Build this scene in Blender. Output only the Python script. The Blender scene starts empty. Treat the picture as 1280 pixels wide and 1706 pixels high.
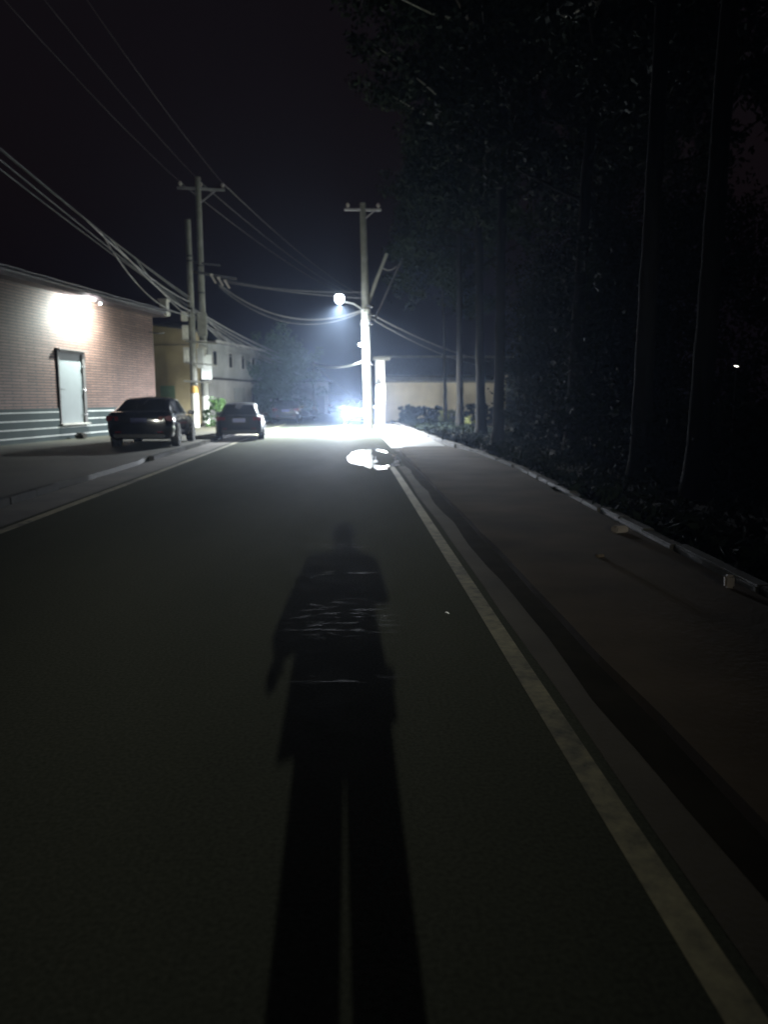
import bpy, bmesh, math, random
import numpy as np
from mathutils import Vector, Matrix, Quaternion
R = math.radians
scene = bpy.context.scene
COL = scene.collection

# ------------------------------------------------------------------ camera
CAM_H = 1.45
PITCH = math.atan(188 / 1281.0)
YAW = math.atan(55 / 1281.0)
cd = bpy.data.cameras.new("camera")
cd.sensor_fit = 'VERTICAL'; cd.sensor_height = 36; cd.sensor_width = 36
cd.lens = 36 * 1281 / 1706.0
cd.clip_start = 0.05; cd.clip_end = 3000
cam = bpy.data.objects.new("camera", cd); COL.objects.link(cam)
cam.location = (0, 0, CAM_H)
cam.rotation_euler = (R(90) - PITCH, 0, -YAW)
scene.camera = cam
cd.dof.use_dof = True
cd.dof.focus_distance = 4.5
cd.dof.aperture_fstop = 1.8

# ------------------------------------------------------------------ world, exposure
scene.view_settings.view_transform = 'Standard'
scene.view_settings.look = 'None'
scene.view_settings.exposure = 0
scene.view_settings.gamma = 1
scene.cycles.use_denoising = True
scene.cycles.max_bounces = 6
scene.cycles.diffuse_bounces = 3
scene.cycles.glossy_bounces = 3
scene.cycles.transmission_bounces = 3
scene.cycles.volume_bounces = 0
scene.cycles.sample_clamp_indirect = 4
scene.cycles.sample_clamp_direct = 0
w = bpy.data.worlds.new("World"); scene.world = w; w.use_nodes = True
nt = w.node_tree; bg = nt.nodes['Background']
sky = nt.nodes.new('ShaderNodeTexSky'); sky.sky_type = 'NISHITA'; sky.sun_disc = False
sky.sun_elevation = R(-4); sky.sun_rotation = R(180)
glow = nt.nodes.new('ShaderNodeMixRGB'); glow.blend_type = 'ADD'; glow.inputs[0].default_value = 1
glow.inputs[2].default_value = (0.027, 0.015, 0.022, 1)      # town glow on a low cloud deck
nt.links.new(sky.outputs[0], glow.inputs[1]); nt.links.new(glow.outputs[0], bg.inputs[0])
bg.inputs[1].default_value = 0.10

# ------------------------------------------------------------------ light levels (lamps are built with their fixtures)
P_STREET = 62000.0
P_SPILL = 150.0       # sideways spill of its domed lens
#     # lamp over the road ahead
P_BEHIND = 27000.0      # lamp behind the photographer
P_WALL = 2500.0          # lamp under the eave of the brick building
P_HEAD = 8000.0         # each headlight
HAZE = 0.0010

# ------------------------------------------------------------------ helpers
def at(u, v, Y):
    """world point seen at photo position (u, v), at distance Y down the road"""
    x = (u - 640) / 1281.0; y = -(v - 853) / 1281.0
    fw = math.cos(PITCH) + y * math.sin(PITCH); up = -math.sin(PITCH) + y * math.cos(PITCH)
    X = x * math.cos(YAW) + fw * math.sin(YAW); Yd = -x * math.sin(YAW) + fw * math.cos(YAW)
    t = Y / Yd
    return Vector((X * t, Y, CAM_H + up * t))

def tag(o, label=None, cat=None, group=None, kind=None):
    if label: o['label'] = label
    if cat: o['category'] = cat
    if group: o['group'] = group
    if kind: o['kind'] = kind
    return o

def empty(name, loc=(0, 0, 0), rz=0.0):
    o = bpy.data.objects.new(name, None); COL.objects.link(o)
    o.location = loc; o.rotation_euler = (0, 0, rz); o.empty_display_size = 0.2
    return o

def children(o): return [c for c in bpy.data.objects if c.parent == o]

def copy_tree(o, parent=None):
    kids = children(o)
    c = o.copy(); COL.objects.link(c)
    if parent: c.parent = parent
    for k in kids: copy_tree(k, c)
    return c

class MB:
    def __init__(s): s.v = []; s.f = []
    def add(s, vs, fs):
        n = len(s.v); s.v += [tuple(p) for p in vs]; s.f += [tuple(i + n for i in f) for f in fs]
    def box(s, c, d, rot=None):
        c = Vector(c); hx, hy, hz = d[0] / 2, d[1] / 2, d[2] / 2
        P = [Vector((x, y, z)) for x in (-hx, hx) for y in (-hy, hy) for z in (-hz, hz)]
        if rot is not None: P = [rot @ p for p in P]
        s.add([c + p for p in P], [(0, 1, 3, 2), (4, 6, 7, 5), (0, 4, 5, 1), (2, 3, 7, 6), (0, 2, 6, 4), (1, 5, 7, 3)])
    def tube(s, path, rad, n=8, caps=True):
        path = [Vector(p) for p in path]
        if not isinstance(rad, (list, tuple)): rad = [rad] * len(path)
        rings = []; side = None
        for i, p in enumerate(path):
            t = (path[min(i + 1, len(path) - 1)] - path[max(i - 1, 0)]).normalized()
            if side is None:
                side = t.cross(Vector((0, 0, 1)))
                if side.length < 1e-3: side = Vector((1, 0, 0))
            side = (side - t * side.dot(t)).normalized()
            b = t.cross(side)
            rings.append([p + (side * math.cos(a) + b * math.sin(a)) * rad[i] for a in [2 * math.pi * k / n for k in range(n)]])
        s.loft(rings, caps)
    def loft(s, rings, caps=True):
        n = len(rings[0]); vs = [p for r in rings for p in r]; fs = []
        for i in range(len(rings) - 1):
            for k in range(n):
                a = i * n + k; b = i * n + (k + 1) % n
                fs.append((a, b, b + n, a + n))
        if caps:
            fs.append(tuple(reversed(range(n)))); fs.append(tuple(range((len(rings) - 1) * n, len(rings) * n)))
        s.add(vs, fs)
    def lathe(s, prof, c=(0, 0, 0), n=20, axis='Z'):
        rings = []
        for r, h in prof:
            ring = []
            for k in range(n):
                a = 2 * math.pi * k / n; x, y = r * math.cos(a), r * math.sin(a)
                p = {'Z': (x, y, h), 'X': (h, x, y), 'Y': (x, h, -y)}[axis]
                ring.append(Vector(c) + Vector(p))
            rings.append(ring)
        s.loft(rings)
    def build(s, name, m, parent=None, smooth=False, bevel=0.0, loc=None):
        me = bpy.data.meshes.new(name); me.from_pydata(s.v, [], s.f); me.validate()
        bm = bmesh.new(); bm.from_mesh(me)
        bmesh.ops.recalc_face_normals(bm, faces=bm.faces)
        if bevel > 0:
            ed = [e for e in bm.edges if len(e.link_faces) == 2 and e.calc_face_angle(0) > R(40)]
            bmesh.ops.bevel(bm, geom=ed, offset=bevel, segments=2, affect='EDGES', clamp_overlap=True)
        bm.to_mesh(me); bm.free()
        if smooth:
            me.polygons.foreach_set('use_smooth', [True] * len(me.polygons))
            try: me.set_sharp_from_angle(angle=R(42))
            except Exception: pass
        if m: me.materials.append(m)
        o = bpy.data.objects.new(name, me); COL.objects.link(o)
        if parent: o.parent = parent
        if loc is not None: o.location = loc
        return o

# ------------------------------------------------------------------ materials
def mat(name, col, rough=0.7, var=0.25, scale=3.0, bump=0.0, bscale=40.0, metal=0.0, spec=0.5, col2=None, coat=0.0, detail=6, stretch=None, ramp=(.3, .7)):
    m = bpy.data.materials.new(name); m.use_nodes = True
    n = m.node_tree.nodes; l = m.node_tree.links; p = n['Principled BSDF']
    p.inputs['Roughness'].default_value = rough; p.inputs['Metallic'].default_value = metal
    p.inputs['Specular IOR Level'].default_value = spec; p.inputs['Coat Weight'].default_value = coat
    p.inputs['Coat Roughness'].default_value = 0.06
    tc = n.new('ShaderNodeTexCoord'); src = tc.outputs['Object']
    if stretch:
        mp = n.new('ShaderNodeMapping'); mp.inputs['Scale'].default_value = stretch
        l.new(src, mp.inputs[0]); src = mp.outputs[0]
    nz = n.new('ShaderNodeTexNoise'); nz.inputs['Scale'].default_value = scale; nz.inputs['Detail'].default_value = detail
    l.new(src, nz.inputs['Vector'])
    rp = n.new('ShaderNodeValToRGB'); rp.color_ramp.elements[0].position = ramp[0]; rp.color_ramp.elements[1].position = ramp[1]
    c2 = col2 or tuple(min(1, c * (1 + var)) for c in col)
    c1 = col if col2 else tuple(c * (1 - var) for c in col)
    rp.color_ramp.elements[0].color = (*c1, 1); rp.color_ramp.elements[1].color = (*c2, 1)
    l.new(nz.outputs[0], rp.inputs[0]); l.new(rp.outputs[0], p.inputs['Base Color'])
    if bump > 0:
        nb = n.new('ShaderNodeTexNoise'); nb.inputs['Scale'].default_value = bscale; nb.inputs['Detail'].default_value = 4
        l.new(src, nb.inputs['Vector'])
        b = n.new('ShaderNodeBump'); b.inputs['Strength'].default_value = bump; b.inputs['Distance'].default_value = 0.02
        l.new(nb.outputs[0], b.inputs['Height']); l.new(b.outputs[0], p.inputs['Normal'])
    return m

def emit(name, col, strength):
    m = bpy.data.materials.new(name); m.use_nodes = True
    p = m.node_tree.nodes['Principled BSDF']
    p.inputs['Base Color'].default_value = (*col, 1)
    p.inputs['Emission Color'].default_value = (*col, 1); p.inputs['Emission Strength'].default_value = strength
    return m

def brick_mat(name, c1, c2, mortar, bw, bh, ms, rough=0.75, bump=0.4, offset=0.5, squash=1.0):
    m = bpy.data.materials.new(name); m.use_nodes = True
    n = m.node_tree.nodes; l = m.node_tree.links; p = n['Principled BSDF']
    p.inputs['Roughness'].default_value = rough
    tc = n.new('ShaderNodeTexCoord'); sx = n.new('ShaderNodeSeparateXYZ'); cb = n.new('ShaderNodeCombineXYZ')
    l.new(tc.outputs['Object'], sx.inputs[0])
    ad = n.new('ShaderNodeMath'); ad.operation = 'ADD'
    l.new(sx.outputs[0], ad.inputs[0]); l.new(sx.outputs[1], ad.inputs[1])
    l.new(ad.outputs[0], cb.inputs[0]); l.new(sx.outputs[2], cb.inputs[1])
    bt = n.new('ShaderNodeTexBrick'); bt.offset = offset
    bt.inputs['Color1'].default_value = (*c1, 1); bt.inputs['Color2'].default_value = (*c2, 1); bt.inputs['Mortar'].default_value = (*mortar, 1)
    bt.inputs['Scale'].default_value = 1; bt.inputs['Mortar Size'].default_value = ms; bt.inputs['Mortar Smooth'].default_value = 0.2
    bt.inputs['Brick Width'].default_value = bw; bt.inputs['Row Height'].default_value = bh
    l.new(cb.outputs[0], bt.inputs['Vector'])
    nz = n.new('ShaderNodeTexNoise'); nz.inputs['Scale'].default_value = 1.3; nz.inputs['Detail'].default_value = 8
    l.new(tc.outputs['Object'], nz.inputs['Vector'])
    rp = n.new('ShaderNodeMapRange'); rp.inputs[1].default_value = 0.25; rp.inputs[2].default_value = 0.75; rp.inputs[3].default_value = 0.68; rp.inputs[4].default_value = 1.2
    l.new(nz.outputs[0], rp.inputs[0])
    mx = n.new('ShaderNodeMixRGB'); mx.blend_type = 'MULTIPLY'; mx.inputs[0].default_value = 1
    l.new(bt.outputs[0], mx.inputs[1]); l.new(rp.outputs[0], mx.inputs[2]); l.new(mx.outputs[0], p.inputs['Base Color'])
    b = n.new('ShaderNodeBump'); b.inputs['Strength'].default_value = bump; b.inputs['Distance'].default_value = 0.01; b.invert = True
    l.new(bt.outputs['Fac'], b.inputs['Height']); l.new(b.outputs[0], p.inputs['Normal'])
    return m

M = {}
M['concrete'] = mat('pole concrete', (0.2, 0.2, 0.175), 0.8, 0.2, 4, 0.25, 60)
M['concrete_pale'] = mat('pale concrete', (0.5, 0.49, 0.45), 0.85, 0.2, 2.5, 0.3, 50)
M['steel'] = mat('galvanised steel', (0.5, 0.51, 0.53), 0.45, 0.15, 6, metal=0.7)
M['dark_steel'] = mat('dark steel', (0.05, 0.05, 0.055), 0.5, 0.2, 6)
M['porcelain'] = mat('porcelain', (0.55, 0.52, 0.5), 0.25, 0.1, 6)
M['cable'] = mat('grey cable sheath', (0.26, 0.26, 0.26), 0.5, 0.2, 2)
M['cable_unlit'] = mat('unlit tone cable sheath', (0.10, 0.10, 0.10), 0.7, 0.3, 2, spec=.2)  # darker copy of the cable grey, paints the stretch lamplight does not reach
M['cable_dark'] = mat('dark cable sheath', (0.08, 0.08, 0.09), 0.45, 0.2, 2)
M['box'] = mat('meter box plastic', (0.6, 0.6, 0.56), 0.5, 0.1, 5)
M['notice'] = mat('white notice enamel', (0.82, 0.84, 0.83), 0.4, 0.05, 3)
M['ochre'] = mat('ochre band paint', (0.5, 0.3, 0.07), 0.6, 0.2, 10)
M['limewash'] = mat('limewash', (0.72, 0.72, 0.66), 0.8, 0.15, 7)
M['brick'] = brick_mat('red brown brick', (0.135, 0.068, 0.05), (0.185, 0.102, 0.078), (0.02, 0.018, 0.016), 0.86, 0.094, 0.022)
M['plinth'] = brick_mat('teal plinth courses', (0.022, 0.037, 0.038), (0.026, 0.042, 0.043), (0.75, 0.77, 0.75), 40.0, 0.258, 0.017, 0.9, 0.25)
M['door'] = mat('grey door paint', (0.17, 0.19, 0.195), 0.6, 0.06, 2)
M['door_frame'] = mat('dark door frame', (0.07, 0.065, 0.06), 0.5, 0.2, 4)
M['chrome'] = mat('bright steel', (0.8, 0.8, 0.8), 0.2, 0.05, 4, metal=0.9)
M['roof_dark'] = mat('dark eave', (0.045, 0.03, 0.035), 0.7, 0.3, 3)
M['roof_sheet'] = mat('roof sheet', (0.16, 0.16, 0.19), 0.4, 0.3, 3, stretch=(1, 6, 6))
M['gutter_metal'] = mat('dull painted gutter', (0.07, 0.07, 0.08), 0.6, 0.4, 1.5, spec=.3)
M['tan'] = mat('tan render', (0.38, 0.315, 0.185), 0.9, 0.2, 0.9, 0.2, 30)
M['grey'] = mat('grey render', (0.42, 0.43, 0.42), 0.9, 0.25, 0.8, 0.2, 30)
M['grey_light'] = mat('pale grey render', (0.5, 0.49, 0.47), 0.9, 0.2, 0.8, 0.2, 30)
M['cream'] = mat('stained cream wall', (0.66, 0.58, 0.42), 0.9, 0.18, 0.7, 0.25, 30)
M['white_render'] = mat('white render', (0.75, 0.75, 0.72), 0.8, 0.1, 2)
M['glass_dark'] = mat('dark window glass', (0.02, 0.022, 0.025), 0.08, 0.2, 3)
M['red'] = mat('dull red paint', (0.28, 0.03, 0.03), 0.55, 0.25, 2)
M['tile_grey'] = mat('grey tiles', (0.1, 0.1, 0.11), 0.8, 0.3, 2, 0.4, 20, stretch=(8, 1, 1))
M['rubber'] = mat('tyre rubber', (0.02, 0.02, 0.02), 0.8, 0.2, 9)
M['rim'] = mat('alloy rim', (0.45, 0.45, 0.47), 0.3, 0.1, 9, metal=0.8)
M['paint_black'] = mat('black car paint', (0.008, 0.008, 0.011), 0.15, 0.2, 2, coat=1.0)
M['paint_dusty'] = mat('dusty dark car paint', (0.010, 0.010, 0.012), 0.4, 0.3, 5, spec=.12, coat=0.12)
M['paint_navy'] = mat('navy car paint', (0.015, 0.02, 0.04), 0.25, 0.2, 2, coat=1.0)
M['paint_silver'] = mat('silver car paint', (0.4, 0.41, 0.43), 0.3, 0.1, 2, metal=0.5, coat=1.0)
M['plastic_black'] = mat('black plastic', (0.02, 0.02, 0.02), 0.6, 0.2, 8)
M['tail'] = mat('tail lamp lens', (0.12, 0.006, 0.008), 0.12, 0.1, 8, coat=0.5)
M['clear_lens'] = mat('headlamp lens', (0.5, 0.5, 0.52), 0.1, 0.1, 8)
M['plate'] = mat('blue plate', (0.06, 0.075, 0.22), 0.4, 0.05, 8)
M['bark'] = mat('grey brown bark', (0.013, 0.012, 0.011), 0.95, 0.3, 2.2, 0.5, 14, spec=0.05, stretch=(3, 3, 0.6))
def lit_patch_bark(name, bands):  # pale bands paint lamplight falling through leaf gaps onto the bark
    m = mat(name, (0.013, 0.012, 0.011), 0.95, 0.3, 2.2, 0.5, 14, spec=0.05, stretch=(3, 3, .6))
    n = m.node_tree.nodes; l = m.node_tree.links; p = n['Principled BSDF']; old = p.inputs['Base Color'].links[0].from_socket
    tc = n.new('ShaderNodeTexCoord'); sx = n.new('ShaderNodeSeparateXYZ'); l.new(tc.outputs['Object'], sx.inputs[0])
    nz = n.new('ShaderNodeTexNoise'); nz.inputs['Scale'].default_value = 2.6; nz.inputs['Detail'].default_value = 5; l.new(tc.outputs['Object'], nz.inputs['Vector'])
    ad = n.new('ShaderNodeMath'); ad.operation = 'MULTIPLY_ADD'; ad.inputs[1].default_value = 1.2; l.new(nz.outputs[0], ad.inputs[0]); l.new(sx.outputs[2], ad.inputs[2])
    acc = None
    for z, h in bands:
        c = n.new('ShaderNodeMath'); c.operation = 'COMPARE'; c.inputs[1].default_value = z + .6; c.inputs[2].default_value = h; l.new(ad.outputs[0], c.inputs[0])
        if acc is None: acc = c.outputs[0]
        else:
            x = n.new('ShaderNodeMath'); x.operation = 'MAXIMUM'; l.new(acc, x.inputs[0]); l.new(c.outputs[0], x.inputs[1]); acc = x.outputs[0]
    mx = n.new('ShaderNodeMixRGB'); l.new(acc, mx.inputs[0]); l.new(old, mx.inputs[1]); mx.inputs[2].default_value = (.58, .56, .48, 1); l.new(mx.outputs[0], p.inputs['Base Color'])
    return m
M['bark_lit_bands'] = lit_patch_bark('bark with lamplight bands', ((14.2, 1.0), (12.2, .32), (11.0, .3)))
M['bark_lit_band'] = lit_patch_bark('bark with lamplight band', ((12.1, .95),))
M['limb_pale'] = mat('pale bare limb', (0.10, 0.09, 0.07), 0.9, 0.3, 1.2, 0.3, 14, spec=.1, col2=(0.55, 0.5, 0.4), detail=2, ramp=(.4, .55))
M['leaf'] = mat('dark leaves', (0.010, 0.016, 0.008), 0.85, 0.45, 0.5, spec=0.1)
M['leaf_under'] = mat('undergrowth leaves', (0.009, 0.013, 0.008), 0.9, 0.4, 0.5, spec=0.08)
M['leaf_teal'] = mat('blue green leaves', (0.075, 0.125, 0.09), 0.5, 0.4, 0.8, spec=0.35)
M['leaf_bright'] = mat('fresh weed leaves', (0.055, 0.11, 0.03), 0.5, 0.3, 2.0, spec=0.35)
M['leaf_dry'] = mat('yellowing weed leaves', (0.16, 0.17, 0.06), 0.6, 0.3, 2.0, spec=0.3)
M['soil'] = mat('dark soil', (0.045, 0.04, 0.032), 0.95, 0.4, 0.6, 0.6, 6)
M['sidewalk'] = mat('stained sidewalk concrete', (0.040, 0.037, 0.020), 0.8, 0.3, 0.45, 0.25, 30)
M['kerb'] = mat('kerb stone', (0.042, 0.038, 0.029), 0.75, 0.3, 2.0, 0.4, 20)
M['kerb_dull'] = mat('dull dirty kerb', (0.03, 0.028, 0.02), 0.9, 0.5, 1.2, 0.3, 20, spec=.15)
M['verge'] = mat('brown compacted verge', (0.075, 0.058, 0.041), 0.95, 0.45, 0.9, 0.12, 25, spec=.15)
M['gutter'] = mat('silty gutter', (0.072, 0.062, 0.045), 0.9, 0.35, 1.1, 0.1, 40)
M['gravel'] = mat('wet pale gravel', (0.16, 0.16, 0.15), 0.55, 0.35, 1.3, 0.8, 18)
M['stone'] = mat('pale stone', (0.2, 0.17, 0.145), 0.85, 0.2, 6, 0.4, 12)
M['skin'] = mat('skin', (0.5, 0.3, 0.2), 0.55, 0.08, 5)
M['coat'] = mat('dark jacket cloth', (0.03, 0.03, 0.035), 0.9, 0.25, 8, 0.3, 60)
M['trousers'] = mat('dark trouser cloth', (0.025, 0.027, 0.035), 0.9, 0.25, 8, 0.3, 60)
M['hair'] = mat('black hair', (0.012, 0.01, 0.009), 0.5, 0.3, 20, 0.5, 80)
M['white_plastic'] = mat('white plastic scrap', (0.85, 0.87, 0.88), 0.25, 0.03, 10)
M['lens_street'] = emit('street lamp lens lit', (0.82, 0.91, 1.0), 60.0)
M['lens_behind'] = emit('back lamp lens lit', (0.95, 1.0, 0.92), 40.0)
M['lens_wall'] = emit('wall lamp lens lit', (0.86, 0.95, 1.0), 2.5)
M['lens_head'] = emit('headlight lit', (0.85, 0.92, 1.0), 500.0)
M['lens_small'] = emit('far lamp lit', (1.0, 0.95, 0.85), 4.0)

def asphalt():
    m = bpy.data.materials.new('worn asphalt'); m.use_nodes = True
    n = m.node_tree.nodes; l = m.node_tree.links; p = n['Principled BSDF']
    tc = n.new('ShaderNodeTexCoord'); src = tc.outputs['Object']
    def noise(scale, det=4, stretch=None):
        s = src
        if stretch:
            mp = n.new('ShaderNodeMapping'); mp.inputs['Scale'].default_value = stretch; l.new(src, mp.inputs[0]); s = mp.outputs[0]
        t = n.new('ShaderNodeTexNoise'); t.inputs['Scale'].default_value = scale; t.inputs['Detail'].default_value = det
        l.new(s, t.inputs['Vector']); return t.outputs[0]
    def rng(x, a, b, c, d):
        r = n.new('ShaderNodeMapRange'); r.inputs[1].default_value = a; r.inputs[2].default_value = b; r.inputs[3].default_value = c; r.inputs[4].default_value = d
        l.new(x, r.inputs[0]); return r.outputs[0]
    def math2(op, a, b):
        t = n.new('ShaderNodeMath'); t.operation = op
        for i, x in enumerate((a, b)):
            if isinstance(x, (int, float)): t.inputs[i].default_value = x
            else: l.new(x, t.inputs[i])
        return t.outputs[0]
    big = noise(0.5, 5, (1, 0.25, 1)); fine = noise(55, 5); mid = noise(5, 6)
    # smooth spalled, tar-sealed patches that run across the lane
    sx = n.new('ShaderNodeSeparateXYZ'); l.new(src, sx.inputs[0])
    def band(y0, wd):
        return rng(math2('ABSOLUTE', math2('SUBTRACT', sx.outputs[1], y0), 0), wd * 0.5, wd, 1, 0)
    wob = noise(5, 6, (1.3, 2.6, 1))
    bands = math2('MAXIMUM', band(5.0, 0.55), math2('MAXIMUM', math2('MULTIPLY', band(7.55, 0.16), 0.6), math2('MAXIMUM', band(3.86, 0.07), band(6.35, 0.08))))
    lane = rng(math2('ABSOLUTE', math2('SUBTRACT', sx.outputs[0], -0.06), 0), 0.14, 0.42, 1, 0)
    spall = math2('MULTIPLY', math2('MULTIPLY', bands, lane), rng(wob, 0.52, 0.66, 0, 1))
    track = rng(math2('ABSOLUTE', math2('SUBTRACT', sx.outputs[0], -0.35), 0), 0.1, 0.9, 1, 0)
    col = n.new('ShaderNodeMixRGB'); col.inputs[1].default_value = (0.058, 0.064, 0.050, 1); col.inputs[2].default_value = (0.096, 0.101, 0.078, 1)
    l.new(rng(big, 0.3, 0.7, 0, 1), col.inputs[0])
    c2 = n.new('ShaderNodeMixRGB'); c2.blend_type = 'MULTIPLY'; c2.inputs[0].default_value = 1
    l.new(col.outputs[0], c2.inputs[1]); l.new(rng(fine, 0.3, 0.7, 0.76, 1.22), c2.inputs[2])
    l.new(c2.outputs[0], p.inputs['Base Color'])
    r1 = math2('SUBTRACT', rng(mid, 0.3, 0.7, 0.84, 0.92), math2('MULTIPLY', track, 0.03))
    r2 = math2('SUBTRACT', r1, math2('MULTIPLY', spall, 0.12))
    l.new(r2, p.inputs['Roughness'])
    l.new(math2('ADD', math2('MULTIPLY', spall, 0.12), 0.012), p.inputs['Specular IOR Level'])
    rip = noise(16, 6, (0.9, 4, 1))
    h = math2('ADD', math2('MULTIPLY', fine, 0.5), math2('MULTIPLY', math2('MULTIPLY', rip, spall), 2.4))
    b = n.new('ShaderNodeBump'); b.inputs['Strength'].default_value = 0.28; b.inputs['Distance'].default_value = 0.006
    l.new(h, b.inputs['Height']); l.new(b.outputs[0], p.inputs['Normal'])
    return m
M['asphalt'] = asphalt()

def line_paint():
    m = bpy.data.materials.new('worn line paint'); m.use_nodes = True
    n = m.node_tree.nodes; l = m.node_tree.links; p = n['Principled BSDF']
    tc = n.new('ShaderNodeTexCoord')
    t = n.new('ShaderNodeTexNoise'); t.inputs['Scale'].default_value = 9; t.inputs['Detail'].default_value = 8; t.inputs['Roughness'].default_value = 0.7
    l.new(tc.outputs['Object'], t.inputs['Vector'])
    t2 = n.new('ShaderNodeTexNoise'); t2.inputs['Scale'].default_value = 0.6; l.new(tc.outputs['Object'], t2.inputs['Vector'])
    ad = n.new('ShaderNodeMath'); ad.operation = 'ADD'; l.new(t.outputs[0], ad.inputs[0]); l.new(t2.outputs[0], ad.inputs[1])
    rp = n.new('ShaderNodeValToRGB'); e = rp.color_ramp.elements
    e[0].position = 0.38; e[0].color = (0.085, 0.085, 0.07, 1); e[1].position = 0.58; e[1].color = (0.36, 0.33, 0.20, 1)
    hv = n.new('ShaderNodeMath'); hv.operation = 'MULTIPLY'; hv.inputs[1].default_value = 0.5; l.new(ad.outputs[0], hv.inputs[0])
    l.new(hv.outputs[0], rp.inputs[0]); l.new(rp.outputs[0], p.inputs['Base Color'])
    p.inputs['Roughness'].default_value = 0.7
    return m
M['line'] = line_paint()

def water():
    m = bpy.data.materials.new('puddle water'); m.use_nodes = True
    n = m.node_tree.nodes; l = m.node_tree.links; p = n['Principled BSDF']
    p.inputs['Base Color'].default_value = (0.02, 0.022, 0.025, 1)
    tc = n.new('ShaderNodeTexCoord')
    t = n.new('ShaderNodeTexNoise'); t.inputs['Scale'].default_value = 1.5; t.inputs['Detail'].default_value = 4
    mp = n.new('ShaderNodeMapping'); mp.inputs['Scale'].default_value = (1.2, 0.5, 1); l.new(tc.outputs['Object'], mp.inputs[0]); l.new(mp.outputs[0], t.inputs['Vector'])
    sx = n.new('ShaderNodeSeparateXYZ'); l.new(tc.outputs['Object'], sx.inputs[0])
    # muddy wet film towards the road side, deeper still water towards the verge
    g = n.new('ShaderNodeMapRange'); g.inputs[1].default_value = 0.2; g.inputs[2].default_value = 0.75; g.inputs[3].default_value = 0.42; g.inputs[4].default_value = 0.0
    l.new(sx.outputs[0], g.inputs[0])
    a = n.new('ShaderNodeMath'); a.operation = 'MULTIPLY_ADD'; a.inputs[1].default_value = 0.35; l.new(t.outputs[0], a.inputs[0]); l.new(g.outputs[0], a.inputs[2])
    r = n.new('ShaderNodeMapRange'); r.inputs[1].default_value = 0.15; r.inputs[2].default_value = 0.6; r.inputs[3].default_value = 0.06; r.inputs[4].default_value = 0.3
    l.new(a.outputs[0], r.inputs[0]); l.new(r.outputs[0], p.inputs['Roughness'])
    wv = n.new('ShaderNodeTexNoise'); wv.inputs['Scale'].default_value = 3.5; wv.inputs['Detail'].default_value = 3
    mp2 = n.new('ShaderNodeMapping'); mp2.inputs['Scale'].default_value = (1.0, 1.6, 1); l.new(tc.outputs['Object'], mp2.inputs[0]); l.new(mp2.outputs[0], wv.inputs['Vector'])
    b = n.new('ShaderNodeBump'); b.inputs['Strength'].default_value = 0.35; b.inputs['Distance'].default_value = 0.03
    l.new(wv.outputs[0], b.inputs['Height']); l.new(b.outputs[0], p.inputs['Normal'])
    # islands of silt break the surface
    sn = n.new('ShaderNodeTexNoise'); sn.inputs['Scale'].default_value = 2.2; sn.inputs['Detail'].default_value = 6
    mp3 = n.new('ShaderNodeMapping'); mp3.inputs['Scale'].default_value = (1.6, .55, 1); l.new(tc.outputs['Object'], mp3.inputs[0]); l.new(mp3.outputs[0], sn.inputs['Vector'])
    mk = n.new('ShaderNodeMapRange'); mk.inputs[1].default_value = .52; mk.inputs[2].default_value = .57; l.new(sn.outputs[0], mk.inputs[0])
    mc = n.new('ShaderNodeMixRGB'); mc.inputs[1].default_value = (0.02, 0.022, 0.025, 1); mc.inputs[2].default_value = (.07, .065, .055, 1); l.new(mk.outputs[0], mc.inputs[0]); l.new(mc.outputs[0], p.inputs['Base Color'])
    mr = n.new('ShaderNodeMapRange'); mr.inputs[3].default_value = .8; mr.inputs[4].default_value = .04; l.new(mk.outputs[0], mr.inputs[0]); l.new(mr.outputs[0], p.inputs['Specular IOR Level'])
    return m
M['water'] = water()

# ------------------------------------------------------------------ ground, road, kerbs
def sheet(name, pts, z, m, kind='structure', thick=0.0):
    b = MB(); n = len(pts)
    if thick:
        b.add([(x, y, z) for x, y in pts] + [(x, y, z - thick) for x, y in pts],
              [tuple(range(n))] + [(i, i + n, (i + 1) % n + n, (i + 1) % n) for i in range(n)])
    else:
        b.add([(x, y, z) for x, y in pts], [tuple(range(n))])
    o = b.build(name, m); o['kind'] = kind
    return o

sheet('ground', [(-180, -90), (180, -90), (180, 210), (-180, 210)], -0.012, M['soil'])
rd = sheet('road', [(-4.72, -60), (1.27, -60), (1.27, 23), (2.4, 34), (2.2, 150), (-4.72, 150)], 0.0, M['asphalt'])
sheet('road_marking', [(-3.94, -60), (-3.81, -60), (-3.81, 46), (-3.94, 46)], 0.004, M['line'])
sheet('road_marking', [(0.87, -60), (0.98, -60), (0.975, 5), (0.955, 15), (0.93, 17.0), (0.82, 17.0), (0.835, 15), (0.868, 5)], 0.004, M['line'])
random.seed(3)
L = [(1.015 + random.uniform(-.02, .02), -60 + i * 1.3) for i in range(60)]
Rr = [(1.265, y) for _, y in reversed(L)]
sheet('gutter', L + Rr, 0.004, M['gutter'])
sheet('gutter', [(-4.715, -60), (-4.0, -60)] + [(-4.02 + random.uniform(-.05, .05), -58 + i * 1.7) for i in range(58)] + [(-4.715, 41)], 0.004, M['gutter'])

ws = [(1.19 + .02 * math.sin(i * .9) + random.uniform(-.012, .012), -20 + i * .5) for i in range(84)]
sheet('gutter_shade', ws + [(1.40, y) for _, y in reversed(ws)], 0.008, mat('gutter shade colour', (0.026, 0.023, 0.016), .95, .3, 3, spec=.05))  # shade of the kerb face and gutter, laid in as a dark strip
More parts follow.
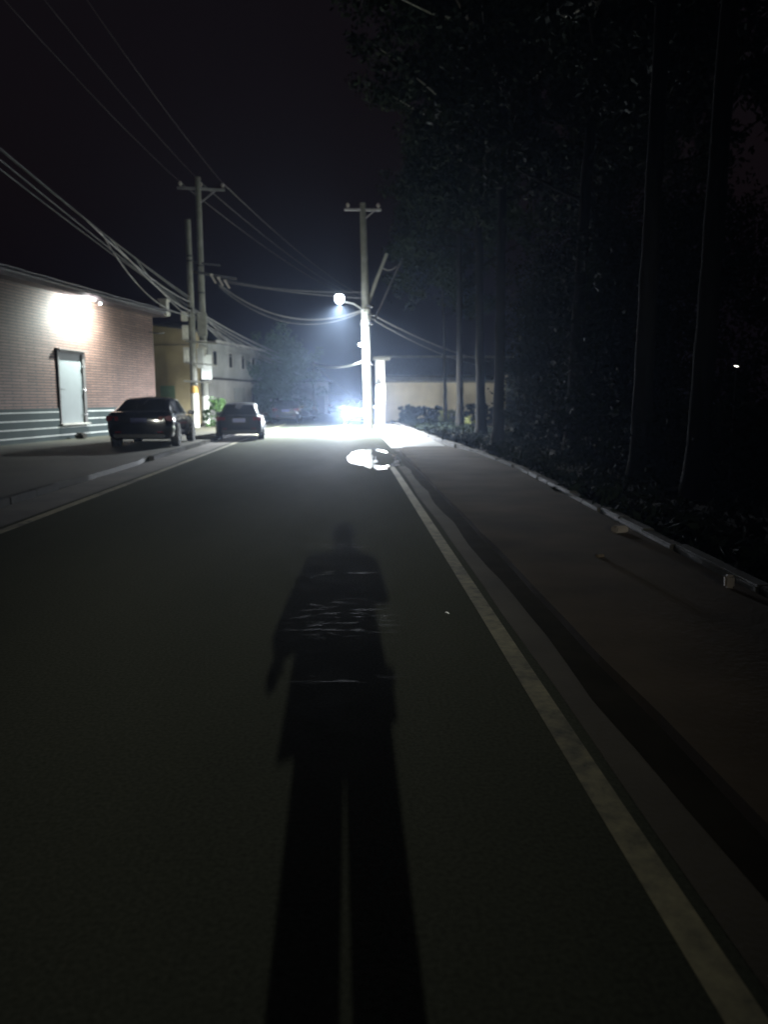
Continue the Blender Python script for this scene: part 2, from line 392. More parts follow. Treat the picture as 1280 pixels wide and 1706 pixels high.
# verge on the right: a raised slab with a worn edge
vp = [(1.365 + random.uniform(-.014, .014), -60 + i * 0.8) for i in range(103)]
vp = [p for p in vp if p[1] < 22.2] + [(1.55, 22.6), (2.2, 22.9), (2.85, 23.0)]
vp += [(3.28, 20), (3.32, 15), (3.02, 8.5), (2.92, 5.3), (2.92, -60)]
sheet('verge', vp, 0.065, M['verge'], thick=0.09)
sheet('gravel_apron', [(1.2, 22.9), (2.95, 23.1), (2.9, 30), (2.7, 36), (2.5, 60), (1.2, 60), (1.2, 34)], 0.012, M['gravel'], thick=0.03)

# kerb stones on the right, one structure along the verge
def kerb_run(name, path, wd, h, m, gap=0.012, step=0.9, jit=0.01, top_jit=0.012):
    b = MB()
    path = [Vector((*p, 0)) for p in path]
    for a, c in zip(path, path[1:]):
        d = c - a; n = max(1, int(d.length / step)); u = d.normalized(); rot = Matrix.Rotation(math.atan2(u.y, u.x), 3, 'Z')
        for i in range(n):
            ce = a + d * ((i + 0.5) / n) + Vector((random.uniform(-jit, jit), 0, 0))
            hh = h + random.uniform(-top_jit, top_jit)
            b.box((ce.x, ce.y, hh / 2 - 0.02), (d.length / n - gap, wd, hh + 0.04), rot)
    o = b.build(name, m, bevel=0.012); o['kind'] = 'structure'; return o
kerb_run('kerb', [(3.0, -30), (3.0, 5.3), (3.12, 8.6), (3.42, 15), (3.36, 20), (2.98, 29), (2.78, 36), (2.58, 58)], 0.13, 0.11, M['kerb'], .02, .8, .022, .012)
kerb_run('kerb', [(-4.79, -40), (-4.79, 12.6)], 0.13, 0.105, M['kerb_dull'], .012, .9, .008, .004)
kerb_run('kerb', [(-4.79, 18.6), (-4.79, 40)], 0.13, 0.105, M['kerb_dull'], .012, .9, .008, .004)
sheet('sidewalk', [(-30, -60), (-4.86, -60), (-4.86, 12.7), (-4.72, 14.0), (-4.72, 17.2), (-4.86, 18.5), (-4.86, 41), (-5.4, 60), (-30, 60)], 0.10, M['sidewalk'], thick=0.14)

# puddle on the right edge of the road
from mathutils import noise as mnoise
b = MB(); gx, gy = .03, .10
for ix in range(48):
    for iy in range(72):
        x = -.12 + ix * gx; y = 15.4 + iy * gy; cx_, cy_ = x + gx / 2, y + gy / 2
        e = ((cx_ - .56) / .60) ** 2 + ((cy_ - 19.2) / 3.2) ** 2
        edge = 1 + .30 * mnoise.noise(Vector((cx_ * 2.2, cy_ * .8, 3.1))) + .18 * mnoise.noise(Vector((cx_ * 9, cy_ * 2.6, 7.7)))
        silt = .45 * mnoise.noise(Vector((cx_ * 3.0, cy_ * 1.5, 1.0))) + .40 * mnoise.noise(Vector((cx_ * 6.0, cy_ * 5.0, 5.0)))
        if e < edge and silt < .36 - .80 * min(1, max(0, (cx_ - .45) / .25)) * (1 if e < .72 else .2) and cx_ < 1.29:
            b.add([(x, y, .009), (x + gx, y, .009), (x + gx, y + gy, .009), (x, y + gy, .009)], [(0, 1, 2, 3)])
b.build('puddle', M['water'])['kind'] = 'structure'

# ------------------------------------------------------------------ brick building on the left
P0 = Vector((-10.32, 23.11, 0)); P1 = Vector((-8.44, 34.06, 0)); WD = (P1 - P0).normalized()
RZ = math.atan2(WD.y, WD.x)
bb = empty('brick_building', P1, RZ)                       # local +X runs along the front towards the far corner, +Y is back into the plot
LEN = 30.0; H = 4.93
tag(bb, 'red brown brick workshop with teal striped plinth, lit by a lamp under its eave', 'building')
def wall_lx(u):                                             # local x on the front of photo column u
    d = at(u, 665, 10.0); dv = Vector((d.x, d.y)); n = Vector((-WD.y, WD.x))
    t = n.dot(Vector((P1.x, P1.y))) / n.dot(dv); q = dv * t - Vector((P1.x, P1.y))
    return q.dot(Vector((WD.x, WD.y)))
dx0, dx1 = wall_lx(97), wall_lx(142); dz0, dz1 = 0.64, 3.08
b = MB()
b.box(((-LEN + dx0) / 2, 0.15, H / 2), (LEN + dx0, 0.3, H))
b.box((dx1 / 2, 0.15, H / 2), (-dx1, 0.3, H))
b.box(((dx0 + dx1) / 2, 0.15, (dz1 + H) / 2), (dx1 - dx0, 0.3, H - dz1))
b.box(((dx0 + dx1) / 2, 0.15, dz0 / 2), (dx1 - dx0, 0.3, dz0))
b.box((-0.15, 5.15, H / 2), (0.3, 9.7, H)); b.box((-LEN + 0.15, 5.15, H / 2), (0.3, 9.7, H)); b.box((-LEN / 2, 10.15, H / 2), (LEN, 0.3, H))
b.build('wall', M['brick'], bb)
b = MB()
b.box(((-LEN + dx0 - 0.06) / 2, -0.015, 0.58), (LEN + dx0 - 0.06, 0.03, 1.16)); b.box(((dx1 + 0.06) / 2 + 0.01, -0.015, 0.58), (-dx1 - 0.06 + 0.02, 0.03, 1.16))
b.box(((dx0 + dx1) / 2, -0.0165, 0.30), (dx1 - dx0 + 0.116, 0.033, 0.60))
b.build('plinth', M['plinth'], bb)
# roof: dark eave soffit, low pitched sheets, gutter
b = MB()
b.add([(-LEN - .4, -0.55, H), (0.25, -0.55, H), (0.25, 10.7, H), (-LEN - .4, 10.7, H), (-LEN - .4, -0.55, H + .2), (0.25, -0.55, H + .2), (0.25, 10.7, H + .2), (-LEN - .4, 10.7, H + .2)],
      [(0, 3, 2, 1), (0, 1, 5, 4), (1, 2, 6, 5), (2, 3, 7, 6), (3, 0, 4, 7), (4, 5, 6, 7)])
rf = b.build('roof', M['roof_dark'], bb)
b = MB(); n = 34
for i in range(n):                                          # overlapping sheets, each a little out of line
    x0 = -LEN - .4 + i * (LEN + .6) / n; x1 = x0 + (LEN + .6) / n * 1.04; j = random.uniform(-.03, .03)
    b.box(((x0 + x1) / 2, 2.2, H + 0.55 + (i % 2) * .012), (x1 - x0, 6.0, 0.02), Matrix.Rotation(R(6.5), 3, 'X') @ Matrix.Rotation(j * .3, 3, 'Z'))
b.build('roof_sheet', M['roof_sheet'], rf)
b = MB(); b.tube([(-LEN - .3, -0.62, H + 0.17), (0.2, -0.62, H + 0.15)], 0.055, 8); b.build('rain_gutter', M['gutter_metal'], rf)
b = MB(); b.box((0.12, -0.5, H + 0.42), (0.34, 0.3, 0.46)); b.box((0.12, -0.5, H + 0.69), (0.46, 0.4, 0.09)); b.box((0.12, -.5, H + .12), (.40, .36, .16))
b.build('end_block', M['concrete_pale'], bb, bevel=0.02)
# bracket with a loose cable end near the far corner
b = MB(); b.tube([(-0.5, -0.02, 4.25), (-0.35, -0.4, 4.2), (0.15, -0.42, 4.28)], 0.025, 6); b.build('cable_bracket', M['dark_steel'], bb)
# door
df = MB(); t = 0.07
df.box((dx0 + t / 2, 0.05, (dz0 + dz1) / 2), (t, 0.22, dz1 - dz0)); df.box((dx1 - 0.09, 0.05, (dz0 + dz1) / 2), (0.18, 0.22, dz1 - dz0))
df.box(((dx0 + dx1) / 2, 0.05, dz1 - 0.04), (dx1 - dx0 - .25, 0.22, 0.08)); df.box(((dx0 + dx1) / 2 + .02, -0.08, dz1 + 0.02), (dx1 - dx0 + .16, 0.18, 0.05))
dd = MB(); dd.box(((dx0 + t + dx1 - 0.18) / 2, 0.03, (dz0 + dz1 - .08) / 2), (dx1 - dx0 - t - 0.18, 0.06, dz1 - dz0 - 0.08))
door = dd.build('door', M['door'], bb, bevel=0.006)
df.build('door_frame', M['door_frame'], door)
for zz in (0.93, 1.78, 2.58):
    h_ = MB(); h_.tube([(dx1 - 0.19, -0.075, zz - .05), (dx1 - 0.19, -0.075, zz + .05)], 0.025, 8); h_.box((dx1 - 0.15, -0.07, zz), (0.22, 0.016, 0.055))
    h_.build('hinge', M['chrome'], door)
h_ = MB(); h_.tube([(dx0 + .14, -0.002, 1.78), (dx0 + .14, -0.07, 1.78), (dx0 + .34, -0.075, 1.77)], 0.014, 6); h_.build('handle', M['dark_steel'], door)
h_ = MB(); h_.box(((dx0 + dx1) / 2, -0.06, dz0 - 0.035), (dx1 - dx0 + .1, 0.16, 0.05)); h_.build('threshold', M['concrete_pale'], door)

# lamp under the eave
lx = wall_lx(138)
wl = empty('wall_lamp', P1 + Matrix.Rotation(RZ, 3, 'Z') @ Vector((lx, -0.01, 4.78)), RZ)
wl.scale = (.75, .75, .75)
tag(wl, 'lit white bulkhead lamp under the eave of the brick workshop', 'lamp')
b = MB(); b.box((0, -0.02, 0), (0.18, 0.04, 0.12)); b.tube([(0, -.03, 0), (0, -.5, .10), (0, -1.1, .06)], 0.014, 6); b.build('bracket', M['limewash'], wl)
b = MB(); b.lathe([(0.02, 0.05), (0.07, 0.04), (0.085, 0.0), (0.08, -0.01)], (0, -1.1, 0.0), 18); b.build('shade', M['limewash'], wl, smooth=True)
b = MB(); b.lathe([(0.075, -0.012), (0.085, -0.06), (0.05, -0.11), (0.02, -0.12)], (0, -1.1, 0), 18); b.build('lens', M['lens_wall'], wl, smooth=True)
ld = bpy.data.lights.new('wall_lamp_light', 'SPOT'); ld.spot_size = R(168); ld.spot_blend = .6; ld.energy = P_WALL; ld.color = (0.88, 1.0, 0.95); ld.shadow_soft_size = 0.06
lo = bpy.data.objects.new('wall_lamp_light', ld); COL.objects.link(lo); lo.parent = wl; lo.location = (0, -1.2, -0.30); lo.rotation_euler = (R(66), 0, 0)

# ------------------------------------------------------------------ tan and grey buildings
tb = empty('tan_building', (-8.3, 41.5, 0))
tag(tb, 'plain tan rendered building with a sloping parapet behind the left utility poles', 'building')
b = MB()
zl, zr = 5.35, 5.02
b.add([(-6, 0, 0), (0, 0, 0), (0, 0, zr), (-6, 0, zl + .3), (-6, 2.1, 0), (0, 2.1, 0), (0, 2.1, zr), (-6, 2.1, zl + .3)], [(0, 1, 2, 3), (1, 5, 6, 2), (5, 4, 7, 6), (4, 0, 3, 7), (3, 2, 6, 7), (0, 4, 5, 1)])
b.build('wall', M['tan'], tb)
b = MB(); b.add([(-6.1, -.1, zl + .303), (0.1, -.1, zr + .003), (0.1, 2.2, zr + .003), (-6.1, 2.2, zl + .303), (-6.1, -.1, zl + .40), (0.1, -.1, zr + .10), (0.1, 2.2, zr + .10), (-6.1, 2.2, zl + .40)],
      [(0, 1, 2, 3), (4, 7, 6, 5), (0, 4, 5, 1), (1, 5, 6, 2), (2, 6, 7, 3), (3, 7, 4, 0)]); b.build('roof', M['tile_grey'], tb)
b = MB(); b.box((-3, -0.03, 2.66), (6.0, 0.06, 0.07)); b.build('ledge', M['tan'], tb)
b = MB(); b.tube([(-6, -0.03, 4.32), (-3, -.03, 4.25), (0, -0.03, 4.27)], 0.02, 6); b.build('wall_cable', M['dark_steel'], tb)
b = MB(); b.box((-1.35, -0.02, 1.2), (0.75, 0.04, 1.9)); b.build('door', mat('green door paint', (0.16, 0.27, 0.17), 0.5, 0.15, 2), tb, bevel=0.01)

g0 = Vector((-7.9, 43.9, 0)); g1 = Vector((-6.0, 53.2, 0)); gw = (g1 - g0).normalized(); gl = (g1 - g0).length
gb = empty('grey_building', g1, math.atan2(gw.y, gw.x))
tag(gb, 'two storey grey rendered house with a row of small upper windows', 'house')
b = MB(); b.box((-gl / 2, 3, 1.3), (gl, 6, 2.6)); b.build('lower_wall', M['grey_light'], gb)
b = MB(); b.box((-gl / 2, 3, 3.6), (gl, 6, 2.0)); b.build('wall', M['grey'], gb)
b = MB(); b.box((-gl / 2, -0.06, 2.6), (gl + .2, 0.16, 0.10)); b.build('ledge', M['dark_steel'], gb)
b = MB()
b.add([(-gl - .4, -.6, 4.6), (.4, -.6, 4.6), (.4, 6.6, 4.6), (-gl - .4, 6.6, 4.6), (-gl + 1.5, 3, 5.9), (-1.5, 3, 5.9), ], [(0, 3, 2, 1), (0, 1, 5, 4), (1, 2, 5), (2, 3, 4, 5), (3, 0, 4)])
rf = b.build('roof', M['tile_grey'], gb)
b = MB(); b.box((-gl / 2, -0.64, 4.60), (gl + .8, 0.07, 0.14)); b.build('fascia', M['grey_light'], rf)
for cx in (-6.1, -3.9, -1.9, -8.6):
    f = MB()
    for sx_, sz_, w_, h_ in ((-.34, 0, .07, .95), (.34, 0, .07, .95), (0, .44, .61, .07), (0, -.44, .61, .07)):
        f.box((cx + sx_, -0.02, 3.72 + sz_), (w_, 0.09, h_))
    fo = f.build('window', M['grey_light'], gb)
    p_ = MB(); p_.box((cx, -0.004, 3.72), (.61, 0.03, .81)); p_.build('pane', M['glass_dark'], fo)
b = MB(); b.box((-4.6, -0.02, 1.1), (1.9, 0.06, 2.1)); b.build('door', M['grey'], gb, bevel=.01)
b = MB(); b.box((-1.6, -0.02, 1.1), (1.2, 0.06, 2.1)); b.build('door', M['dark_steel'], gb, bevel=.01)

# far pale building beyond the tree
fb = empty('pale_building', (-2.35, 80, 0)); tag(fb, 'small pale far building at the left of the road beyond the cars', 'building')
b = MB(); b.box((-5, 4, 1.6), (10, 8, 3.2)); b.build('wall', M['grey_light'], fb)
b = MB(); b.box((-5, 4, 3.28), (10.5, 8.5, 0.16)); b.build('roof', M['tile_grey'], fb)
b = MB(); b.box((-0.8, -0.03, 1.0), (0.9, 0.06, 2.0)); b.build('door', M['dark_steel'], fb)

# ------------------------------------------------------------------ right side: wall, house roof, gate pillar, red gate
cw = empty('boundary_wall', (2.1, 50, 0)); tag(cw, 'long cream boundary wall behind the tree trunks, stained at its foot', 'wall')
b = MB(); b.box((3.95, 0.12, 1.25), (7.9, 0.24, 2.5)); b.build('wall', M['cream'], cw)
b = MB(); b.box((3.95, 0.12, 2.56), (8.0, 0.34, 0.11)); b.build('coping', M['concrete'], cw)
b = MB(); b.box((7.75, 0.12, 1.42), (0.42, 0.42, 2.84)); b.box((7.75, .12, 2.92), (.56, .56, .12)); b.build('end_pillar', M['cream'], cw, bevel=.02)
gp = empty('gate_pillar', (1.72, 45.5, 0)); tag(gp, 'tall white gate pillar with a flat cap right behind the lamp pole', 'pillar')
b = MB(); b.box((0, 0, 1.85), (0.52, 0.52, 3.7)); b.build('shaft', M['white_render'], gp, bevel=.02)
b = MB(); b.box((0.1, 0, 3.80), (1.0, 0.75, 0.17)); b.build('cap', M['concrete'], gp, bevel=.02)
gl2 = empty('added_gate_lamp', (1.66, 45.2, 0)); tag(gl2, 'added lit lantern on the white gate pillar, brightening the cream wall', 'lamp')  # added source, brightens the pillar front and the cream wall
b = MB(); b.box((0, 0.02, 1.75), (.36, .05, 1.15)); b.box((0, -.12, 2.28), (.40, .32, .05)); b.box((0, -.12, 1.2), (.40, .32, .05)); b.build('bracket', M['dark_steel'], gl2)
b = MB(); b.box((0, -.12, 1.74), (.30, .24, 1.02)); b.build('lens', emit('added lantern lens lit', (0.86, 0.95, 1.0), 25.0), gl2, bevel=.04)
ld = bpy.data.lights.new('added_gate_lamp_light', 'POINT'); ld.energy = 420; ld.color = (.95, .95, .88); ld.shadow_soft_size = .15
lo = bpy.data.objects.new('added_gate_lamp_light', ld); COL.objects.link(lo); lo.parent = gl2; lo.location = (.3, -.45, 1.9)
hs = empty('low_house', (2.4, 54, 0)); tag(hs, 'low house with a long grey tiled roof above the cream wall', 'house')
b = MB(); b.box((4.6, 3.5, 1.5), (9.2, 6, 3.0)); b.build('wall', M['grey'], hs)
b = MB(); b.add([(-.4, -.1, 3.0), (9.7, -.1, 3.0), (9.7, 7.1, 3.0), (-.4, 7.1, 3.0), (-.4, 3.5, 4.5), (9.7, 3.5, 4.5)], [(0, 3, 2, 1), (0, 1, 5, 4), (2, 3, 4, 5), (1, 2, 5), (3, 0, 4)])
rf = b.build('roof', M['tile_grey'], hs)
b = MB(); b.box((4.65, -0.14, 3.02), (10.1, 0.08, 0.14)); b.build('fascia', M['concrete'], rf)
b = MB(); b.tube([(-.4, 3.5, 4.53), (9.7, 3.5, 4.53)], .09, 8); b.build('ridge', M['concrete'], rf)
rg = empty('red_gate', (10.05, 44.5, 0)); tag(rg, 'dull red metal gate in the dark right of the cream wall', 'gate')
b = MB(); b.box((.75, 0, 1.15), (1.3, .06, 2.1))
b.build('leaf', M['red'], rg, bevel=.01)
for x_ in (0, 1.5):
    b = MB(); b.box((x_, 0, 1.25), (.16, .16, 2.5)); b.box((x_, 0, 2.54), (.26, .26, .09)); b.build('post', M['concrete'], rg)

# ------------------------------------------------------------------ poles
def utility_pole(name, loc, h, r0, r1, lean=(0, 0), m='concrete'):
    o = empty(name, loc)
    b = MB(); b.tube([(lean[0] * t, lean[1] * t, h * t) for t in (0, .25, .5, .75, 1)], [r0 + (r1 - r0) * t for t in (0, .25, .5, .75, 1)], 16)
    p = b.build('pole', M[m], o, smooth=True)
    return o
def box_part(name, o, c, d, m, bevel=.01, rot=None):
    b = MB(); b.box(c, d, rot); return b.build(name, M[m], o, bevel=bevel)
def insulator(o, c):
    b = MB(); b.lathe([(.03, -.02), (.03, .06), (.09, .08), (.07, .13), (.10, .15), (.06, .21), (.03, .25)], c, 12); return b.build('insulator', M['porcelain'], o, smooth=True)
def strap(o, z, r): 
    b = MB(); b.lathe([(r, z - .04), (r + .02, z - .04), (r + .02, z + .04), (r, z + .04)], (0, 0, 0), 16); return b.build('strap', M['dark_steel'], o)

PA = Vector((-7.56, 38, 0.1)); PB = Vector((-7.43, 40, 0.1))
pa = utility_pole('utility_pole', PA, 9.66, 0.185, 0.13, (-0.03, 0))
tag(pa, 'shorter concrete utility pole with meter boxes and an ochre painted band', 'utility pole', 'concrete utility poles')
b = MB(); b.lathe([(.186, 0), (.190, 0), (.186, 1.62), (.180, 1.62)], n=16); b.build('limewash_band', M['limewash'], pa, smooth=True)
b = MB(); b.lathe([(.183, 1.65), (.188, 1.65), (.186, 1.98), (.180, 1.98)], n=16); b.build('ochre_band', M['ochre'], pa, smooth=True)
for z_ in (2.2, 4.05, 5.6, 7.8, 8.02): strap(pa, z_, .185 - .0057 * z_)
for (dx, z_, w_, h_) in ((-.33, 5.25, .32, .44), (-.31, 4.5, .30, .68), (-.30, 3.45, .27, .72)):
    bx_ = box_part('meter_box', pa, (dx, -.05, z_), (w_, .24, h_), 'box', .02)
    box_part('lid', bx_, (dx, -.178, z_ - .02), (w_ * .8, .016, h_ * .7), 'limewash', .004)
box_part('cross_bar', pa, (.45, -.2, 4.03), (1.5, .07, .09), 'concrete', .008, Matrix.Rotation(R(4), 3, 'Y'))
box_part('cross_bar', pa, (.40, -.2, 3.02), (1.5, .06, .07), 'concrete', .008, Matrix.Rotation(R(5), 3, 'Y'))
box_part('cross_bar', pa, (.2, -.2, 2.17), (1.3, .06, .07), 'concrete', .008, Matrix.Rotation(R(4), 3, 'Y'))
box_part('distribution_box', pa, (.44, .25, 4.9), (.42, .3, 1.1), 'concrete', .02)
box_part('distribution_box', pa, (.32, .15, 3.3), (.30, .2, .95), 'grey', .02)

pb = utility_pole('utility_pole', PB, 12.1, 0.2, 0.14)
tag(pb, 'taller concrete utility pole with a crossarm, fuse gear and a bright white board', 'utility pole', 'concrete utility poles')
ca = box_part('crossarm', pb, (.15, -.05, 11.55), (2.3, .09, .11), 'steel', .008, Matrix.Rotation(R(2), 3, 'Y'))
for x_ in (-.85, .15, 1.2): insulator(ca, (x_, -.05, 11.62 - (x_ - .15) * .035))
box_part('brace', pb, (.5, -.06, 11.2), (.95, .05, .05), 'steel', .005, Matrix.Rotation(R(-38), 3, 'Y'))
fz = box_part('fuse_platform', pb, (.65, -.12, 7.45), (2.3, .12, .12), 'dark_steel', .01, Matrix.Rotation(R(9), 3, 'Y'))
for i, x_ in enumerate((.55, .9, 1.22)):
    b = MB(); b.tube([(x_, -.2, 7.42 - .14 * i), (x_ + .22, -.32, 7.05 - .12 * i)], .05, 8); b.lathe([(.05, 0), (.11, .02), (.05, .05), (.11, .08), (.05, .11)], (x_, -.2, 7.40 - .14 * i), 10)
    b.build('fuse_holder', M['porcelain'], fz, smooth=True)
box_part('fuse_platform', pb, (.25, -.1, 8.0), (1.5, .09, .09), 'dark_steel', .01, Matrix.Rotation(R(6), 3, 'Y'))
for z_ in (4.1, 7.9, 6.6, 2.3): strap(pb, z_, .2 - .005 * z_)
box_part('notice_board', pb, (.16, -.20, 2.95), (.66, .03, 1.22), 'notice', .005, Matrix.Rotation(R(48), 3, 'Z'))
box_part('notice_board', pb, (.02, -.21, 4.05), (.42, .04, .42), 'box', .005)
box_part('meter_box', pb, (-.02, -.25, 3.76), (.34, .22, .58), 'concrete_pale', .02)
b = MB(); b.lathe([(.2, 0), (.204, 0), (.199, 1.5), (.195, 1.5)], n=16); b.build('limewash_band', M['limewash'], pb, smooth=True)

# pole of the lamp ahead
PL = Vector((0.87, 37, 0))
pl = utility_pole('utility_pole', PL, 10.35, 0.24, 0.14, (-0.26, 0))
tag(pl, 'concrete utility pole at the right road edge that carries the lit street lamp', 'utility pole', 'concrete utility poles')
ca = box_part('crossarm', pl, (-.26, -.05, 10.05), (1.7, .09, .1), 'steel', .008)
for x_ in (-.95, -.26, .45): insulator(ca, (x_, -.05, 10.11))
box_part('brace', pl, (.0, -.07, 9.78), (.7, .05, .05), 'steel', .005, Matrix.Rotation(R(-40), 3, 'Y'))
for z_ in (3.1, 4.95, 5.35, 5.75): strap(pl, z_, .24 - .0094 * z_)
b = MB(); b.tube([(-.1, .12, 5.7), (.35, .1, 6.9), (.85, .1, 8.15)], [.10, .09, .075], 10); b.build('strut', M['concrete'], pl, smooth=True)
b = MB(); b.tube([(.62, 0, 7.5), (.85, -.02, 7.38), (1.05, 0, 7.4), (1.3, .02, 7.55)], .018, 6); b.build('cable_loop', M['cable'], pl)
b = MB(); b.tube([(.3, .3, 5.2), (.8, .35, 6.3), (1.6, .4, 8.0)], .05, 8); b.build('strut', M['dark_steel'], pl, smooth=True)
box_part('bracket', pl, (-.36, -.1, 3.98), (.22, .1, .14), 'limewash', .01)
b = MB(); b.lathe([(.14, 4.9), (.215, 4.9), (.21, 5.6), (.14, 5.6)], (-.13, 0, 0), 16); b.build('collar', M['limewash'], pl, smooth=True)

def street_lamp(name, base, arm, tilt, lens, aim_tilt):
    """arm: list of points from the pole to the head, relative to base; the head hangs at the last point"""
    o = empty(name, base)
    b = MB(); b.tube(arm, [.035] * len(arm), 8); b.build('arm', M['steel'], o, smooth=True)
    e = Vector(arm[-1]); rot = Matrix.Rotation(tilt, 3, 'X')
    def pt(x, y, z): return e + rot @ Vector((x, y, z))
    b = MB(); rings = []
    for y_, w_, t_ in ((.16, .05, .03), (.10, .12, .07), (-.05, .19, .11), (-.35, .22, .11), (-.55, .18, .08), (-.62, .08, .03)):
        rings.append([pt(math.cos(a) * w_, y_, max(-.004, math.sin(a)) * t_) for a in [2 * math.pi * k / 16 for k in range(16)]])
    b.loft(rings); hd = b.build('lamp_head', M['steel'], o, smooth=True)
    b = MB(); rings = []
    for y_, w_, t_ in ((.0, .05, .04), (-.05, .14, .14), (-.2, .20, .22), (-.38, .20, .22), (-.5, .14, .14), (-.55, .05, .04)):
        rings.append([pt(math.cos(a) * w_, y_, -.008 + min(0, math.sin(a)) * t_) for a in [2 * math.pi * k / 16 for k in range(16)]])
    b.loft(rings); b.build('lens', lens, hd, smooth=True)
    return o, pt(0, -.28, -.34)

sl, lp = street_lamp('street_lamp', PL, [(-.17, -.1, 5.4), (-.3, -.35, 5.58), (-.7, -.6, 5.80), (-1.15, -.8, 5.86), (-1.35, -.9, 5.86)], R(-22), M['lens_street'], 0)
tag(sl, 'lit white street lamp on a curved arm reaching over the road', 'street lamp')
ld = bpy.data.lights.new('street_lamp_light', 'SPOT'); ld.energy = P_STREET; ld.color = (0.90, 0.96, 1.0); ld.shadow_soft_size = 0.09
ld.spot_size = R(156); ld.spot_blend = 1.0
lo = bpy.data.objects.new('street_lamp_light', ld); COL.objects.link(lo); lo.parent = sl; lo.location = lp; lo.rotation_euler = (R(-6), R(1), 0)
ld = bpy.data.lights.new('street_lamp_spill', 'POINT'); ld.energy = P_SPILL; ld.color = (0.90, 0.96, 1.0); ld.shadow_soft_size = 0.12
lo = bpy.data.objects.new('street_lamp_spill', ld); COL.objects.link(lo); lo.parent = sl; lo.location = lp

# lamp behind the photographer: its light throws the long shadow
BP = Vector((2.75, -21.0, 0))
bp = utility_pole('utility_pole', BP, 6.2, 0.13, 0.09); tag(bp, 'slim concrete lamp pole on the verge behind the photographer', 'utility pole', 'concrete utility poles')
bl, lp = street_lamp('street_lamp', BP, [(-.08, 0, 5.0), (-1.2, .2, 5.35), (-2.3, .5, 5.5), (-2.55, .75, 5.5)], R(22), M['lens_behind'], 0)
tag(bl, 'lit street lamp over the road behind the photographer', 'street lamp')
ld = bpy.data.lights.new('back_lamp_light', 'SPOT'); ld.energy = P_BEHIND; ld.color = (1.0, 1.0, 0.86); ld.shadow_soft_size = 0.09
ld.spot_size = R(21); ld.spot_blend = 1.0
lo = bpy.data.objects.new('back_lamp_light', ld); COL.objects.link(lo); lo.parent = bl
lo.location = lp
aim = Vector((-0.7, 27, 1.7)) - (BP + Vector(lo.location)); lo.rotation_euler = aim.to_track_quat('-Z', 'Y').to_euler()

# thin far pole at the left
FP = Vector((-2.9, 62, 0))
fp = utility_pole('utility_pole', FP, 4.6, 0.1, 0.07); tag(fp, 'thin far pole standing behind the leafy tree, left of the road', 'utility pole', 'concrete utility poles')
RP = Vector((1.35, 86, 0))
rp_ = utility_pole('utility_pole', RP, 12.4, 0.2, 0.13); tag(rp_, 'farthest utility pole, hidden behind the lamp pole', 'utility pole', 'concrete utility poles')
NP = Vector((-8.0, -4, 0.1))
npole = utility_pole('utility_pole', NP, 12.1, 0.2, 0.14); tag(npole, 'concrete utility pole on the left sidewalk beside the photographer', 'utility pole', 'concrete utility poles')

# ------------------------------------------------------------------ overhead cables
def cable(p, q, sag, r, m, label, n=22, side=0.0):
    p, q = Vector(p), Vector(q); pts = []
    for i in range(n + 1):
        t = i / n; k = 4 * t * (1 - t)
        pts.append(p.lerp(q, t) + Vector((side * k, 0, -sag * k)))
    b = MB(); b.tube(pts, r, 6)
    o = b.build('overhead_cable', M[m], None, smooth=True)
    return tag(o, label, 'cable', 'overhead cables along the street')
A_ = PA + Vector((0, -.18, 0)); NA = NP + Vector((.2, 0, 0))
near = [((0, 0, 6.1), (0, 0, 8.6), .5, .026, 0, 'thick grey cable, topmost of the bundle left of the shorter pole'),
        ((.05, 0, 5.95), (.1, 0, 8.5), .5, .016, .12, 'grey cable just under the topmost one of the bundle left of the shorter pole'),
        ((0, -.05, 5.65), (-.1, 0, 8.4), .4, .018, -.2, 'grey cable in the middle of the bundle left of the shorter pole'),
        ((.03, -.05, 5.4), (-.1, 0, 8.2), .3, .020, .2, 'grey cable lowest in the bundle left of the shorter pole')]
for d, e, sag, r, sd, lab in near: cable(A_ + Vector(d), NA + Vector(e), sag, r, 'cable_unlit', lab, side=sd)
def on_messenger(t): return (A_ + Vector((0, 0, 6.1))).lerp(NA + Vector((0, 0, 8.6)), t) - Vector((0, 0, .5 * 4 * t * (1 - t)))
for (t, dz, sag, r, sd, lab) in ((.34, 5.9, .35, .020, .1, 'slack grey cable tied along the top of the tangled bundle'), (.31, 5.3, .62, .016, -.15, 'slack cable loop drooping lowest under the tangled bundle'),
                                 (.29, 5.5, .45, .020, .2, 'slack cable loop in the middle of the tangled bundle'), (.22, 5.2, .25, .015, .0, 'short slack cable loop near the shorter pole')):
    cable(A_ + Vector((0, -.03, dz)), on_messenger(t), sag, r, 'cable', lab, side=sd)
mid = [((.1, 0, 5.6), (0, 0, 4.15), .35, .035, 0, 'thick grey cable from the shorter pole to the thin far pole, topmost'),
       ((.12, 0, 5.5), (0, 0, 4.1), .6, .026, .15, 'grey cable sagging below the thick one toward the thin far pole'),
       ((.1, 0, 5.3), (0, 0, 4.05), .75, .026, -.1, 'grey cable under the grey house eave toward the thin far pole'),
       ((.15, 0, 5.15), (.05, 0, 4.0), .9, .02, .1, 'lowest cable of the bundle toward the thin far pole'),
       ((.1, 0, 5.45), (.03, 0, 4.12), .95, .018, .4, 'loose thin cable hanging under the bundle toward the thin far pole')]
for d, e, sag, r, sd, lab in mid: cable(A_ + Vector(d), FP + Vector(e), sag, r, 'cable', lab, side=sd)
